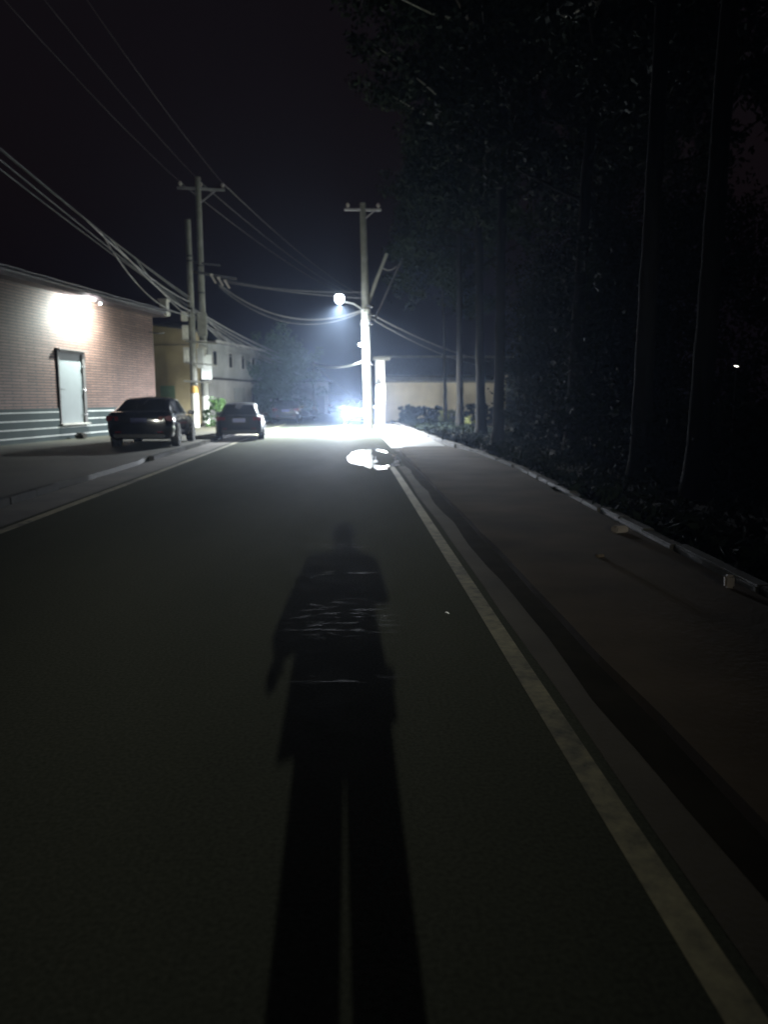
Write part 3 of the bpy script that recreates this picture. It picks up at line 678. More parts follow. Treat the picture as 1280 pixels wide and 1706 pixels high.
for i, (d, e, lab) in enumerate((((.3, 0, 5.3), (-6.4, 47, 4.3), 'short loose cable from the poles to the grey house eave'),
                                 ((.3, 0, 4.05), (-6.1, 51.5, 4.2), 'short cable from the crossbar to the far end of the grey house eave'),
                                 ((.5, 2, 5.2), (-5.9, 52.6, 3.9), 'grey cable slung low past the grey house roof corner'))):
    cable(A_ + Vector(d), e, .35, .022, 'cable', lab)
for i, (x_, lab) in enumerate(((-.85, 'high wire at the left end of the tall pole crossarm, running toward the camera'), (.15, 'high wire at the middle of the tall pole crossarm, running toward the camera'), (1.2, 'high wire at the right end of the tall pole crossarm, running toward the camera'))):
    cable(PB + Vector((x_, -.05, 11.85)), NP + Vector((x_, 0, 12.0)), .8, .008, 'cable_dark', lab)
for i, (x_, lab) in enumerate(((-.85, 'left high wire from the tall pole crossarm toward the farthest pole'), (.15, 'middle high wire from the tall pole crossarm toward the farthest pole'), (1.2, 'right high wire from the tall pole crossarm toward the farthest pole'))):
    cable(PB + Vector((x_, -.05, 11.85)), RP + Vector((x_ * .7, 0, 12.2)), .7, .015, 'cable', lab)
cable(PB + Vector((1.3, -.2, 7.1)), PL + Vector((-.1, 0, 6.1)), .1, .014, 'cable', 'thin straight wire from the fuse gear to the lamp pole')
cable(PB + Vector((1.2, -.2, 7.2)), PL + Vector((-.15, 0, 6.4)), .2, .012, 'cable', 'upper thin wire from the fuse gear to the lamp pole')
cable(PL + Vector((-.18, 0, 5.62)), PB + Vector((.9, -.1, 7.0)), 1.0, .03, 'cable', 'brightly lit cable sagging just below the street lamp')
cable(PL + Vector((-.2, 0, 5.55)), PB + Vector((.9, -.1, 6.9)), 1.15, .016, 'cable', 'thin lit cable under the sagging one below the street lamp')
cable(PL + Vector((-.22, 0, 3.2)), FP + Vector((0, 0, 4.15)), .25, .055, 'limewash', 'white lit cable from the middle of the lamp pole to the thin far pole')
cable(PL + Vector((.05, 0, 5.45)), (9.6, 53.5, 4.0), .3, .028, 'cable', 'upper cable from the lamp pole down to the low house roof')
cable(PL + Vector((.05, 0, 5.25)), (9.2, 53.6, 3.7), .35, .018, 'cable', 'lower cable from the lamp pole down to the low house roof')
cable((-6.05, 50.5, 3.05), (-1.0, 90, 1.9), .15, .03, 'cable', 'low cable from the grey house wall running far down the road')
cable(FP + Vector((0, 0, 4.2)), (0.2, 92, 1.9), .1, .03, 'cable', 'cable falling from the thin far pole toward the headlights')
cable(FP + Vector((0, 0, 4.4)), RP + Vector((-.1, 0, 5.5)), .4, .02, 'cable', 'thin cable between the thin far pole and the farthest pole')

# ------------------------------------------------------------------ cars
def make_car(paint, Ln=4.6, W=1.8, Ht=1.5, lit=False, deck=1.06):
    """rear bumper at local y = 0, nose at +Y"""
    o = empty('parked_car'); k = Ln / 4.6; kw = W / 1.8; kz = Ht / 1.48
    def sec(y, w_, zb, zs, cr=.03):
        w_ *= kw; zb *= kz; zs *= kz
        half = [(0, zb), (w_ * .80, zb), (w_ * .95, zb + .07), (w_ * .995, zb + (zs - zb) * .35), (w_ * 1.0, zb + (zs - zb) * .55), (w_ * .975, zs - .14), (w_ * .95, zs - .05), (w_ * .86, zs), (w_ * .45, zs + cr * .8), (0, zs + cr)]
        return [Vector((x, y * k, z)) for x, z in half] + [Vector((-x, y * k, z)) for x, z in reversed(half[1:-1])]
    st = [(.0, .70, .42, .92, 0), (.035, .78, .34, 1.0, .01), (.12, .85, .28, deck - .02, .01), (.3, .88, .24, deck, .02), (.9, .90, .22, deck - .02, .03), (1.4, .90, .2, .98, .03), (2.3, .90, .2, .95, .03), (3.3, .90, .2, .93, .03), (3.75, .89, .22, .88, .03), (4.2, .85, .24, .80, .03), (4.45, .78, .28, .72, .02), (4.56, .70, .33, .66, 0), (4.6, .62, .38, .58, 0)]
    b = MB(); b.loft([sec(*s) for s in st]); body = b.build('body', M[paint], o, smooth=True)
    # greenhouse
    zb_, zr_ = .96 * kz, 1.44 * kz
    gl = [(.42, .74, (deck - .02) * kz, .74, (deck + .0) * kz), (1.15, .80, zb_ - .03, .60, zr_ - .03), (1.9, .82, zb_ - .03, .62, zr_ + .03), (2.6, .82, zb_ - .03, .61, zr_), (3.5, .76, .92 * kz, .74, .93 * kz)]
    b = MB(); rings = []
    for y, wb, zbb, wt, zt in gl:
        wb *= kw; wt *= kw
        rings.append([Vector((x, y * k, z)) for x, z in ((-wb, zbb), (-wt - .02, zt - .05 if zt - zbb > .1 else zt - .005), (-wt + .08, zt), (0, zt + (.035 if zt - zbb > .1 else .01)), (wt - .08, zt), (wt + .02, zt - .05 if zt - zbb > .1 else zt - .005), (wb, zbb))])
    b.loft(rings); cab = b.build('cabin', M[paint], o, smooth=True)
    def pane(name, q, m, off=.006, shrink=.88, parent=o):
        c = sum(q, Vector()) / len(q); nrm = (q[1] - q[0]).cross(q[-1] - q[0]).normalized()
        if nrm.dot(c - Vector((0, 2.1 * k, .9))) < 0: nrm = -nrm
        P = [c + (p - c) * shrink for p in q]; b = MB(); n = len(P)
        b.add([p + nrm * off for p in P] + [p - nrm * .02 for p in P], [tuple(range(n)), tuple(range(2 * n - 1, n - 1, -1))] + [(i, (i + 1) % n, (i + 1) % n + n, i + n) for i in range(n)])
        return b.build(name, M[m], parent)
    g = rings
    pane('rear_window', [g[0][1] + Vector((.03, 0, 0)), g[0][5] - Vector((.03, 0, 0)), g[1][4] + Vector((.05, 0, 0)), g[1][2] - Vector((.05, 0, 0))], 'glass_dark', .022, .92)
    pane('windscreen', [g[4][1], g[4][5], g[3][4], g[3][2]], 'glass_dark', .022, .9)
    for s in (1, 5):
        bt = 0 if s == 1 else 6
        up = .02 * (1 if s == 1 else -1)
        for y0, y1 in ((1, 2), (2, 3)):
            pane('side_window', [g[y0][bt] + Vector((0, .1, .05)), g[y1][bt] + Vector((0, 0, .05)), g[y1][s] - Vector((0, 0, .02)), g[y0][s] + Vector((0, .1, -.02))], 'glass_dark', .012, .92)
        pane('quarter_window', [g[0][bt] + Vector((0, .42, .03)), g[1][bt] + Vector((0, -.02, .05)), g[1][s] - Vector((0, .06, .03))], 'glass_dark', .012, .8)
    # lamps, plate, trim
    for s in (-1, 1):
        b = MB(); b.box((s * .68 * kw, .06 * k, .86 * kz), (.36 * kw, .10, .15), Matrix.Rotation(R(s * 9), 3, 'Z')); b.build('taillight', M['tail'], o, bevel=.02)
        b = MB(); b.box((s * .62 * kw, 4.47 * k, .64 * kz), ((.46 if lit else .36) * kw, .16, .26 if lit else .16), Matrix.Rotation(R(-s * 16), 3, 'Z')); hl = b.build('headlight', M['lens_head'] if lit else M['clear_lens'], o, bevel=.03)
        b = MB(); b.box((s * .96 * kw, 3.0 * k, .99 * kz), (.2, .12, .13)); b.box((s * .86 * kw, 3.02 * k, .95 * kz), (.12, .05, .05)); b.build('wing_mirror', M[paint], o, bevel=.03)
        for y_ in (1.35, 2.4):
            b = MB(); b.box((s * .905 * kw, y_ * k, .83 * kz), (.04, .2, .035)); b.build('door_handle', M['chrome'], o, bevel=.008)
        b = MB(); b.box((s * .885 * kw, 2.2 * k, .945 * kz), (.03, 2.2 * k, .022)); b.build('window_trim', M['chrome'], o)
        for y_ in (.95, 3.75):
            b = MB(); b.lathe([(.36 * kz, -.10), (.37 * kz, .0), (.37 * kz, .006)], (0, 0, 0), 24, 'X') if False else None
            a = MB(); x0 = s * .80 * kw
            a.lathe([(.15, x0), (.375 * kz, x0), (.375 * kz, x0 + s * .105 * kw), (.15, x0 + s * .105 * kw)], (0, y_ * k, .34 * kz), 26, 'X'); a.build('wheel_arch', M['plastic_black'], o)
            wh = empty('wheel', (x0, y_ * k, .325 * kz)); wh.parent = o
            t_ = MB(); t_.lathe([(.20, -s * .10), (.31 * kz, -s * .10), (.325 * kz, -s * .05), (.325 * kz, s * .09), (.31 * kz, s * .125), (.215, s * .125)], (0, 0, 0), 28, 'X'); t_.build('tyre', M['rubber'], wh, smooth=True)
            t_ = MB(); t_.lathe([(.03, s * .118), (.06, s * .125), (.07, s * .105), (.19, s * .11), (.214, s * .12), (.214, s * .04), (.03, s * .04)], (0, 0, 0), 28, 'X')
            for q in range(5):
                an = 2 * math.pi * q / 5; t_.box((s * .112, .12 * math.cos(an), .12 * math.sin(an)), (.03, .05, .18), Matrix.Rotation(an - math.pi / 2, 3, 'X'))
            t_.build('rim', M['rim'], wh, smooth=True)
    b = MB(); b.box((0, .015 * k, .80 * kz), (.46, .03, .15)); b.build('number_plate', M['plate'], o, bevel=.006)
    b = MB(); b.box((0, .02 * k, .905 * kz), (.75 * kw, .03, .025)); b.build('trunk_trim', M['chrome'], o)
    b = MB(); b.box((0, .05 * k, .37 * kz), (1.35 * kw, .12, .13)); b.build('bumper', M['plastic_black'], o, bevel=.03)
    for s in (-1, 1):
        b = MB(); b.box((s * .55 * kw, .005, .47 * kz), (.16, .02, .03)); b.build('reflector', M['tail'], o)
    b = MB(); b.box((0, 4.585 * k, .44 * kz), (.9 * kw, .05, .16)); b.build('grille', M['plastic_black'], o, bevel=.02)
    return o

c1 = make_car('paint_black', 4.6, 1.86, 1.41); c1.location = (-5.88, 21.7, .1); c1.rotation_euler.z = R(3.0)
tag(c1, 'black saloon with a blue plate parked nearest, in front of the brick wall', 'car', 'cars parked along the kerb')
c2 = make_car('paint_dusty', 4.2, 1.66, 1.31, deck=.99); c2.location = (-3.96, 27.6, .0); c2.rotation_euler.z = R(5.5)
tag(c2, 'dusty dark saloon parked at the kerb just past the utility poles', 'car', 'cars parked along the kerb')
c3 = make_car('paint_navy', 4.3, 1.66, 1.42); c3.location = (-3.9, 46.6, 0); c3.rotation_euler.z = R(2)
tag(c3, 'dark navy car parked in front of the leafy tree, third from the camera', 'car', 'cars parked along the kerb')
c4 = make_car('paint_dusty', 4.3, 1.68, 1.46); c4.location = (-3.35, 54.5, 0); c4.rotation_euler.z = R(0)
tag(c4, 'dark car half hidden behind the navy one, its side lit white', 'car', 'cars parked along the kerb')
c5 = make_car('paint_navy', 4.3, 1.7, 1.45); c5.location = (-1.3, 74, 0); c5.rotation_euler.z = R(0)
tag(c5, 'farthest dark car, left of the glaring headlights', 'car', 'cars parked along the kerb')
c6 = make_car('paint_silver', 4.4, 1.72, 1.45, lit=True); c6.name = 'oncoming_car'; c6.location = (0.52, 48.6, 0); c6.rotation_euler.z = R(180 - 2)
tag(c6, 'oncoming car with glaring white headlights beside the lamp pole', 'car')
for s in (-1, 1):
    ld = bpy.data.lights.new('headlight_light', 'SPOT'); ld.energy = P_HEAD; ld.color = (0.82, 0.88, 1.0); ld.shadow_soft_size = 0.07
    ld.spot_size = R(60); ld.spot_blend = 1.0
    lo = bpy.data.objects.new('headlight_light', ld); COL.objects.link(lo); lo.parent = c6; lo.location = (s * .59, 4.52, .63); lo.rotation_euler = (R(90 - 3), 0, 0)

# ------------------------------------------------------------------ vegetation
def leaf_mesh(name, centres, radii, per, size, seed, m, squash=(1, 1, .8)):
    """many small diamond leaves scattered in clumps"""
    rg_ = np.random.default_rng(seed); C = np.repeat(np.asarray(centres, float), per, 0); Rad = np.repeat(np.asarray(radii, float), per)
    n = len(C); d = rg_.normal(size=(n, 3)); d /= np.linalg.norm(d, axis=1, keepdims=True)
    pos = C + d * (Rad * rg_.random(n) ** 0.5)[:, None] * np.array(squash)
    nrm = rg_.normal(size=(n, 3)) + np.array([0, 0, .5]); nrm /= np.linalg.norm(nrm, axis=1, keepdims=True)
    a = np.cross(nrm, rg_.normal(size=(n, 3))); a /= np.linalg.norm(a, axis=1, keepdims=True); b_ = np.cross(nrm, a)
    s = size * rg_.uniform(.6, 1.3, n)[:, None]
    P = np.stack([pos - a * s, pos + b_ * s * .45 - nrm * s * .08, pos + a * s, pos - b_ * s * .45 - nrm * s * .08], 1).reshape(-1, 3)
    me = bpy.data.meshes.new(name); me.vertices.add(4 * n); me.vertices.foreach_set('co', P.ravel())
    me.loops.add(4 * n); me.loops.foreach_set('vertex_index', np.arange(4 * n, dtype=np.int32))
    me.polygons.add(n); me.polygons.foreach_set('loop_start', np.arange(0, 4 * n, 4, dtype=np.int32)); me.polygons.foreach_set('loop_total', np.full(n, 4, dtype=np.int32))
    me.update(); me.materials.append(m); return me

def link(name, me, parent=None, loc=None):
    o = bpy.data.objects.new(name, me); COL.objects.link(o)
    if parent: o.parent = parent
    if loc is not None: o.location = loc
    return o

def make_tree(name, h, r0, zc, spread, seed, bark, leafm, n_limb=16, clumps=260, per=70, size=.10, lean=(0, 0), bend=.25):
    rn = random.Random(seed); o = empty(name)
    tp = []; N = 44
    ph = rn.uniform(0, 6)
    for i in range(N + 1):
        t = i / N; tp.append(Vector((rn.uniform(-.015, .015) + lean[0] * t + bend * math.sin(ph + 3 * t) * t * .6, lean[1] * t + bend * math.cos(ph + 2.4 * t) * t * .6, h * .92 * t)))
    def tpos(z):
        t = min(max(z / (h * .92), 0), 1) * N; i = min(int(t), N - 1); return tp[i].lerp(tp[i + 1], t - i)
    b = MB(); b.tube(tp, [r0 * (1 + .45 * math.exp(-i * .8)) * (1 - .8 * i / N) * rn.uniform(.90, 1.08) for i in range(N + 1)], 12)
    cents = []; rads = []
    for i in range(n_limb):
        z = zc + (h * .9 - zc) * (i + rn.random() * .6) / n_limb; st_ = tpos(z); a = i * 2.4 + rn.uniform(-.5, .5)
        prof = math.sin(math.pi * min(1, .25 + .75 * (z - zc) / (h - zc))) ** .7
        ln = spread * (.55 + .45 * rn.random()) * (.45 + .55 * prof)
        up = rn.uniform(.25, .75) * ln
        pts = [st_ + Vector((math.cos(a) * ln * t, math.sin(a) * ln * t, up * t ** 1.4 + .15 * math.sin(5 * t + i))) for t in (0, .25, .5, .75, 1)]
        rr = r0 * .34 * (1 - .55 * z / h)
        b.tube(pts, [rr, rr * .8, rr * .6, rr * .4, rr * .18], 7)
        for q in range(int(clumps / n_limb)):
            t = rn.uniform(.3, 1.08); p = pts[0].lerp(pts[-1], t)
            cents.append(p + Vector((rn.gauss(0, .5), rn.gauss(0, .5), rn.gauss(0, .45)))); rads.append(rn.uniform(.3, .75))
    for q in range(14):
        cents.append(tp[-1] + Vector((rn.gauss(0, .6), rn.gauss(0, .6), rn.uniform(-1.5, .9)))); rads.append(rn.uniform(.35, .7))
    b.build('trunk', M[bark], o, smooth=True)
    link('crown', leaf_mesh('crown', cents, rads, per, size, seed, M[leafm]), o)
    return o

row = 'tall roadside trees on the right'
tA = make_tree('roadside_tree', 21, .20, 6.6, 4.8, 1, 'bark_lit_band', 'leaf', 22, 520, 60, .11, (-.7, 0), .22); tA.location = (5.3, 31.2, 0)
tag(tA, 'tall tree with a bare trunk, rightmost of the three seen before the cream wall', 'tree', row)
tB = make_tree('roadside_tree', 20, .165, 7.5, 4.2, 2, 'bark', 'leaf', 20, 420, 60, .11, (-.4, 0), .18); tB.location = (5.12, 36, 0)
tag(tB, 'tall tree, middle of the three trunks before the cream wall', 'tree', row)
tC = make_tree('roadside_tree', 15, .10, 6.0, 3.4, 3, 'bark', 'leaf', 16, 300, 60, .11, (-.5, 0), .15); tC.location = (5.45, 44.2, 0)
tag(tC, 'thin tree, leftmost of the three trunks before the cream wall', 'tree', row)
tD = make_tree('roadside_tree', 22, .19, 7.5, 4.6, 4, 'bark_lit_bands', 'leaf', 22, 520, 60, .11, (-.2, 0), .15); tD.location = (4.82, 25, 0)
tag(tD, 'tall tree with painted lamplight on its bark and a slanting upper limb', 'tree', row)
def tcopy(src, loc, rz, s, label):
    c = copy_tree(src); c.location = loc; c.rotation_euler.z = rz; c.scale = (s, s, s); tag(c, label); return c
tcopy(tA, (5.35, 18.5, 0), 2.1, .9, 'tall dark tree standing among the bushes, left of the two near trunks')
tcopy(tD, (5.0, 13.1, 0), 1.2, .92, 'near dark tree with painted lamplight on its bark, behind the kerb')
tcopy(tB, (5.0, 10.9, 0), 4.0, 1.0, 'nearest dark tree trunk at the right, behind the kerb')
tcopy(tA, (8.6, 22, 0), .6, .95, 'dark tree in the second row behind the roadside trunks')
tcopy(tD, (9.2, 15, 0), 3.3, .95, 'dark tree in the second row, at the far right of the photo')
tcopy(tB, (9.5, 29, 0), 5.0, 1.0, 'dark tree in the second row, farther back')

b = MB(); q0 = at(812, 92, 25.0) - tD.location; q1 = at(757, -10, 24.2) - tD.location; q00 = at(828, 125, 25.0) - tD.location
b.tube([q00, q0, q0.lerp(q1, .5) + Vector((.04, 0, 0)), q1], [.09, .085, .07, .05], 8); b.build('limb', M['limb_pale'], tD, smooth=True)
# undergrowth: one dark mass of bushes under the trees
rn = random.Random(21); cents = []; rads = []
for i in range(1500):
    y = rn.uniform(5, 33); x = 5.2 + max(0, (13 - y)) * .12 + abs(rn.gauss(0, 2.6)); top = 6.3 if y > 16 else 5.2
    if 26 < y and x < 6.8: continue
    z = rn.uniform(.1, top) * min(1, .35 + (x - 4.6) * .55)
    if abs(y - 11) < 4 and x < 6.4 + (y - 11) * .55: 
        z = min(z, .8); x = max(x, 5.0)
    cents.append((x, y, z)); rads.append(rn.uniform(.35, .9))
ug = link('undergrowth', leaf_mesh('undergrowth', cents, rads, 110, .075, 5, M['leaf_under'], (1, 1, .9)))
tag(ug, 'dark mass of bushes filling the space under the right-hand trees', 'undergrowth', kind='stuff')
# grass and litter strip behind the kerb
cents = []; rads = []
for i in range(900):
    y = rn.uniform(1, 48); x = (3.25 if y < 12 else 3.6 if y < 24 else 3.2) + rn.random() ** 1.5 * 3.2
    cents.append((x, y, rn.uniform(.0, .18))); rads.append(rn.uniform(.1, .28))
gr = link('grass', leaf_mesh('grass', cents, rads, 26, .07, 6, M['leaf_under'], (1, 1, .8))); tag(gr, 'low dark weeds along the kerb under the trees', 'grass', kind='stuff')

def bush(name, loc, rx, ry, h, n, m, label, seed, size=.07, per=60, cat='bush'):
    rn = random.Random(seed); o = empty(name, loc); cs = []; rs = []
    b = MB()
    for i in range(n):
        a = rn.uniform(0, 6.28); r_ = math.sqrt(rn.random()); z = h * rn.random(); q = math.sqrt(max(.05, 1 - (z / h) ** 2 * .8))
        cs.append((rx * r_ * q * math.cos(a), ry * r_ * q * math.sin(a), z)); rs.append(rn.uniform(.12, .3) * max(.5, h / 1.4))
    for i in range(7):
        c = cs[i * (len(cs) // 7)]; b.tube([(0, 0, 0), (c[0] * .4, c[1] * .4, c[2] * .6), c], [.03, .02, .008], 5)
    b.build('stems', M['bark'], o)
    link('foliage', leaf_mesh('foliage', cs, rs, per, size, seed, M[m]), o)
    return tag(o, label, cat)
bush('weed_bush', (-6.55, 38.6, .1), .75, .6, 1.35, 34, 'leaf_bright', 'bright green weeds at the foot of the utility poles', 31, .08)
bush('weed_bush', (5.75, 45.6, 0), .6, .5, .8, 22, 'leaf_dry', 'yellow green weed clump at the foot of the thin tree', 32, .07)
bush('weed_bush', (6.3, 39.5, 0), .7, .5, .55, 18, 'leaf_dry', 'small pale weed clump between the tree trunks', 33, .07)
for i, (x, y, rx, h, lab) in enumerate(((3.6, 46.5, 1.1, 1.0, 'dark low hedge shrub before the cream wall, next to the white pillar'), (5.0, 48.5, 1.2, .95, 'dark low hedge shrub before the cream wall, in the middle'), (7.6, 46.5, 1.5, 1.05, 'dark low hedge shrub before the cream wall, behind the trunks'), (9.6, 42.5, 1.4, 1.1, 'dark low shrub in front of the red gate'))):
    bush('hedge_shrub', (x, y, 0), rx, .8, h, 60, 'leaf_under', lab, 40 + i, .09)
lt = make_tree('leafy_tree', 5.2, .13, 1.0, 2.3, 9, 'bark', 'leaf_teal', 16, 300, 70, .10, (.1, 0), .1); lt.location = (-4.9, 52.5, 0)
tag(lt, 'broad leafy blue green tree between the grey house and the far cars', 'tree')
bush('side_shrub', (-5.75, 50.8, .1), .5, .6, 1.9, 40, 'leaf_teal', 'tall shrub at the corner of the grey house', 51, .09)

# ------------------------------------------------------------------ small things
def stone(name, loc, d, m, label, cat, seed):
    rn = random.Random(seed); b = MB(); b.box((0, 0, d[2] / 2), d)
    o = b.build(name, M[m], None, bevel=min(d) * .22, loc=loc)
    for v in o.data.vertices: v.co += Vector((rn.uniform(-1, 1), rn.uniform(-1, 1), rn.uniform(-.6, .6))) * min(d) * .08
    o.rotation_euler.z = rn.uniform(-.5, .5); return tag(o, label, cat)
stone('stone', (2.82, 7.85, .063), (.16, .1, .075), 'stone', 'pale pinkish broken brick lying beside the right kerb', 'stone', 1)
stone('stone', (2.80, 5.45, .063), (.07, .07, .10), 'stone', 'small pale upright stone at the near right kerb', 'stone', 2)
stone('stone', (2.2, 6.6, .063), (.07, .05, .03), 'verge', 'small brown pebble on the right verge', 'stone', 3)
stone('rubble', tuple(P1 + Matrix.Rotation(RZ, 3, 'Z') @ Vector((wall_lx(115), -.35, .1))), (.34, .26, .2), 'soil', 'dark lump of rubble at the foot of the striped plinth', 'stone', 4)
b = MB(); b.tube([(-.012, .016, .008), (-.008, .004, .014), (.0, -.006, .014), (.012, -.016, .008)], [.003, .0045, .0045, .002], 6)
tag(b.build('plastic_scrap', M['white_plastic'], None, loc=(.65, 5.06, 0)), 'tiny curled white scrap on the asphalt right of the shadow', 'scrap')
gl_ = empty('small_lamp', (5.54, 11.0, 0)); tag(gl_, 'tiny lit lamp on a thin stake in the dark trees at far right', 'lamp')
b = MB(); b.tube([(0, 0, 0), (0, 0, 1.9)], .012, 6); b.build('stake', M['dark_steel'], gl_)
b = MB(); b.tube([(-.032, 0, 1.925), (0, -.004, 1.917), (.034, 0, 1.914)], [.004, .008, .006], 8); b.build('lens', M['lens_small'], gl_, smooth=True)

# ------------------------------------------------------------------ the photographer (behind the camera)
def skin(name, verts, edges, radii, m, parent, root=0, sub=1):
    me = bpy.data.meshes.new(name); bm = bmesh.new(); sl_ = bm.verts.layers.skin.verify()
    vs = [bm.verts.new(v) for v in verts]
    for a, b_ in edges: bm.edges.new((vs[a], vs[b_]))
    for i, v in enumerate(vs):
        r = radii[i]; v[sl_].radius = r if isinstance(r, tuple) else (r, r); v[sl_].use_root = (i == root)
    bm.to_mesh(me); bm.free()
    tmp = bpy.data.objects.new(name, me); COL.objects.link(tmp)
    md = tmp.modifiers.new('skin', 'SKIN'); md.use_smooth_shade = True
    if sub: sd = tmp.modifiers.new('sub', 'SUBSURF'); sd.levels = sub; sd.render_levels = sub
    dg = bpy.context.evaluated_depsgraph_get(); dg.update()
    out = bpy.data.meshes.new_from_object(tmp.evaluated_get(dg))
    bpy.data.objects.remove(tmp); out.name = name; out.materials.clear(); out.materials.append(M[m])
    for p in out.polygons: p.use_smooth = True
    o = bpy.data.objects.new(name, out); COL.objects.link(o)
    if parent: o.parent = parent
    return o
pe = empty('person', (0, -.42, 0)); tag(pe, 'person in a dark jacket and trousers holding up a phone, casting the long shadow', 'person')
# body: head, neck, forearms and hands in one surface (y is forward)
V = [(0, 0, 1.0), (0, .0, 1.2), (0, 0, 1.36), (0, .02, 1.43), (0, .05, 1.50), (0, .05, 1.57), (0, .04, 1.61),
     (.17, 0, 1.345), (.205, -.05, 1.15), (.12, .22, 1.29), (.075, .335, 1.37), (.05, .38, 1.405),
     (-.185, 0, 1.345), (-.25, -.01, 1.13), (-.295, .06, 1.0), (-.305, .08, .935),
     (.085, 0, .93), (.095, .02, .52), (.10, -.01, .10), (.105, .1, .035),
     (-.085, 0, .93), (-.095, .02, .52), (-.10, -.01, .10), (-.105, .1, .035)]
E_ = [(0, 1), (1, 2), (2, 3), (3, 4), (4, 5), (5, 6), (2, 7), (7, 8), (8, 9), (9, 10), (10, 11), (2, 12), (12, 13), (13, 14), (14, 15), (0, 16), (16, 17), (17, 18), (18, 19), (0, 20), (20, 21), (21, 22), (22, 23)]
Rd = [(.09, .13), (.1, .14), (.08, .11), .05, .072, .08, .055, .055, .042, .034, .026, .03, .055, .042, .03, .032, .075, .05, .036, .035, .075, .05, .036, .035]
fingers = [((.035, .385, 1.40), (.02, .40, 1.425), (.0, .405, 1.44)), ((.04, .39, 1.42), (.02, .41, 1.44), (.005, .412, 1.455)), ((.045, .39, 1.435), (.025, .412, 1.458), (.01, .413, 1.47)), ((.055, .385, 1.44), (.04, .41, 1.47), (.03, .41, 1.485)), ((.04, .36, 1.40), (.02, .355, 1.43), (.01, .36, 1.45))]
bd = skin('body', V, E_, Rd, 'skin', pe)
fv, fe, fr = [], [], []
for j, f in enumerate(fingers):
    skin('finger', [(.05, .37, 1.40)] + list(f), [(0, 1), (1, 2), (2, 3)], [.011, .010, .009, .008], 'skin', bd)
for j in range(5):
    x = -.33 + j * .011 if j < 4 else -.285
    pts = [(-.31, .08, .945), (x, .085 + .012 * (j % 2), .90), (x, .09, .875 - (.012 if j in (1, 2) else 0)), (x + .004, .08, .855 - (.012 if j in (1, 2) else 0))]
    if j == 4: pts = [(-.31, .08, .955), (-.285, .1, .925), (-.277, .108, .90), (-.275, .108, .88)]
    skin('finger', pts, [(0, 1), (1, 2), (2, 3)], [.011, .010, .009, .008], 'skin', bd)
b = MB(); b.lathe([(.010, .0), (.016, .01), (.012, .03), (.006, .05)], (0, .128, 1.505), 8); b.build('nose', M['skin'], bd, smooth=True)
b = MB(); b.box((0, .118, 1.475), (.045, .012, .011)); b.build('mouth', M['red'], bd, bevel=.004)
for s in (-1, 1):
    b = MB(); b.lathe([(.002, -.012), (.011, -.006), (.012, 0), (.011, .006), (.002, .012)], (s * .03, .112, 1.545), 10); b.build('eye', M['plastic_black'], bd, smooth=True)
    b = MB(); b.lathe([(.008, -.03), (.014, -.01), (.016, .01), (.01, .03)], (s * .079, .04, 1.535), 8); b.build('ear', M['skin'], bd, smooth=True)
b = MB(); rings = []
for t in range(7):
    a = t / 6 * math.pi * .5; rr = math.cos(a); rings.append([Vector((.088 * rr * math.cos(q), .03 + .098 * rr * math.sin(q), 1.555 + .085 * math.sin(a) - (.05 if math.sin(q) < -.2 else 0) * rr)) for q in [2 * math.pi * k / 18 for k in range(18)]])
b.loft(rings); b.build('hair', M['hair'], pe, smooth=True)
Vj = [(-.02, 0, .83), (-.045, 0, .98), (-.035, 0, 1.18), (0, 0, 1.34), (0, .01, 1.40), (.175, 0, 1.335), (.21, -.05, 1.15), (.15, .14, 1.245), (.10, .27, 1.325), (-.19, 0, 1.335), (-.25, -.01, 1.13), (-.288, .055, 1.0), (-.302, .07, .955)]
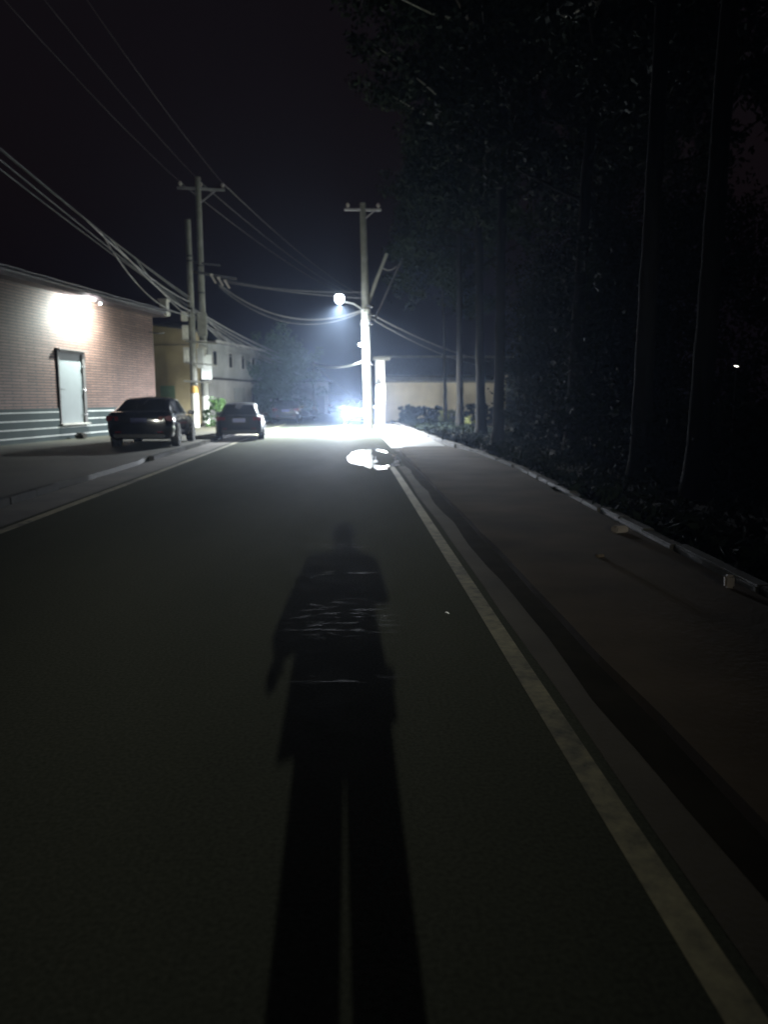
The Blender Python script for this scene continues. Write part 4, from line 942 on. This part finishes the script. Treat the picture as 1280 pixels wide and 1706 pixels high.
skin('jacket', Vj, [(0, 1), (1, 2), (2, 3), (3, 4), (3, 5), (5, 6), (6, 7), (7, 8), (3, 9), (9, 10), (10, 11), (11, 12)], [(.14, .165), (.15, .225), (.14, .225), (.1, .15), .065, .072, .06, .052, .045, .085, .08, .075, .066], 'coat', pe, 1)
Vt = [(0, 0, .95), (.088, 0, .80), (.094, .02, .5), (.098, -.01, .07), (-.088, 0, .80), (-.094, .02, .5), (-.098, -.01, .07)]
skin('trousers', Vt, [(0, 1), (1, 2), (2, 3), (0, 4), (4, 5), (5, 6)], [(.12, .17), .1, .088, .082, .1, .088, .082], 'trousers', pe, 0)
for s in (-1, 1):
    b = MB(); rings = []
    for y_, w_, h_ in ((-.1, .03, .05), (-.07, .04, .085), (0, .045, .09), (.08, .047, .065), (.15, .042, .05), (.18, .02, .03)):
        rings.append([Vector((s * .105 + w_ * math.cos(q), y_, max(0.0, h_ * .5 + h_ * .5 * math.sin(q)))) for q in [2 * math.pi * k / 14 for k in range(14)]])
    b.loft(rings); b.build('shoe', M['plastic_black'], pe, smooth=True)
ph = MB(); ph.box((0.0, -.022, 1.435), (.075, .009, .16), Matrix.Rotation(-PITCH, 3, 'X'))
pho = ph.build('phone', M['plastic_black'], None, bevel=.003); tag(pho, 'black phone held up in the hand of the person', 'phone')
ph = MB(); ph.box((0.0, -.0275, 1.435), (.068, .001, .15), Matrix.Rotation(-PITCH, 3, 'X')); ph.build('screen', M['glass_dark'], pho)

# ------------------------------------------------------------------ night haze
b = MB(); b.box((0, 60, 14), (370, 310, 31))
hz = b.build('haze', None); tag(hz, 'thin damp night haze over the street', 'haze', kind='stuff')
m = bpy.data.materials.new('night haze'); m.use_nodes = True; n = m.node_tree.nodes; l = m.node_tree.links
n.remove(n['Principled BSDF']); v = n.new('ShaderNodeVolumePrincipled'); v.inputs['Color'].default_value = (.56, .72, 1, 1); v.inputs['Density'].default_value = HAZE; v.inputs['Anisotropy'].default_value = 0.87
l.new(v.outputs[0], n['Material Output'].inputs['Volume']); hz.data.materials.append(m)
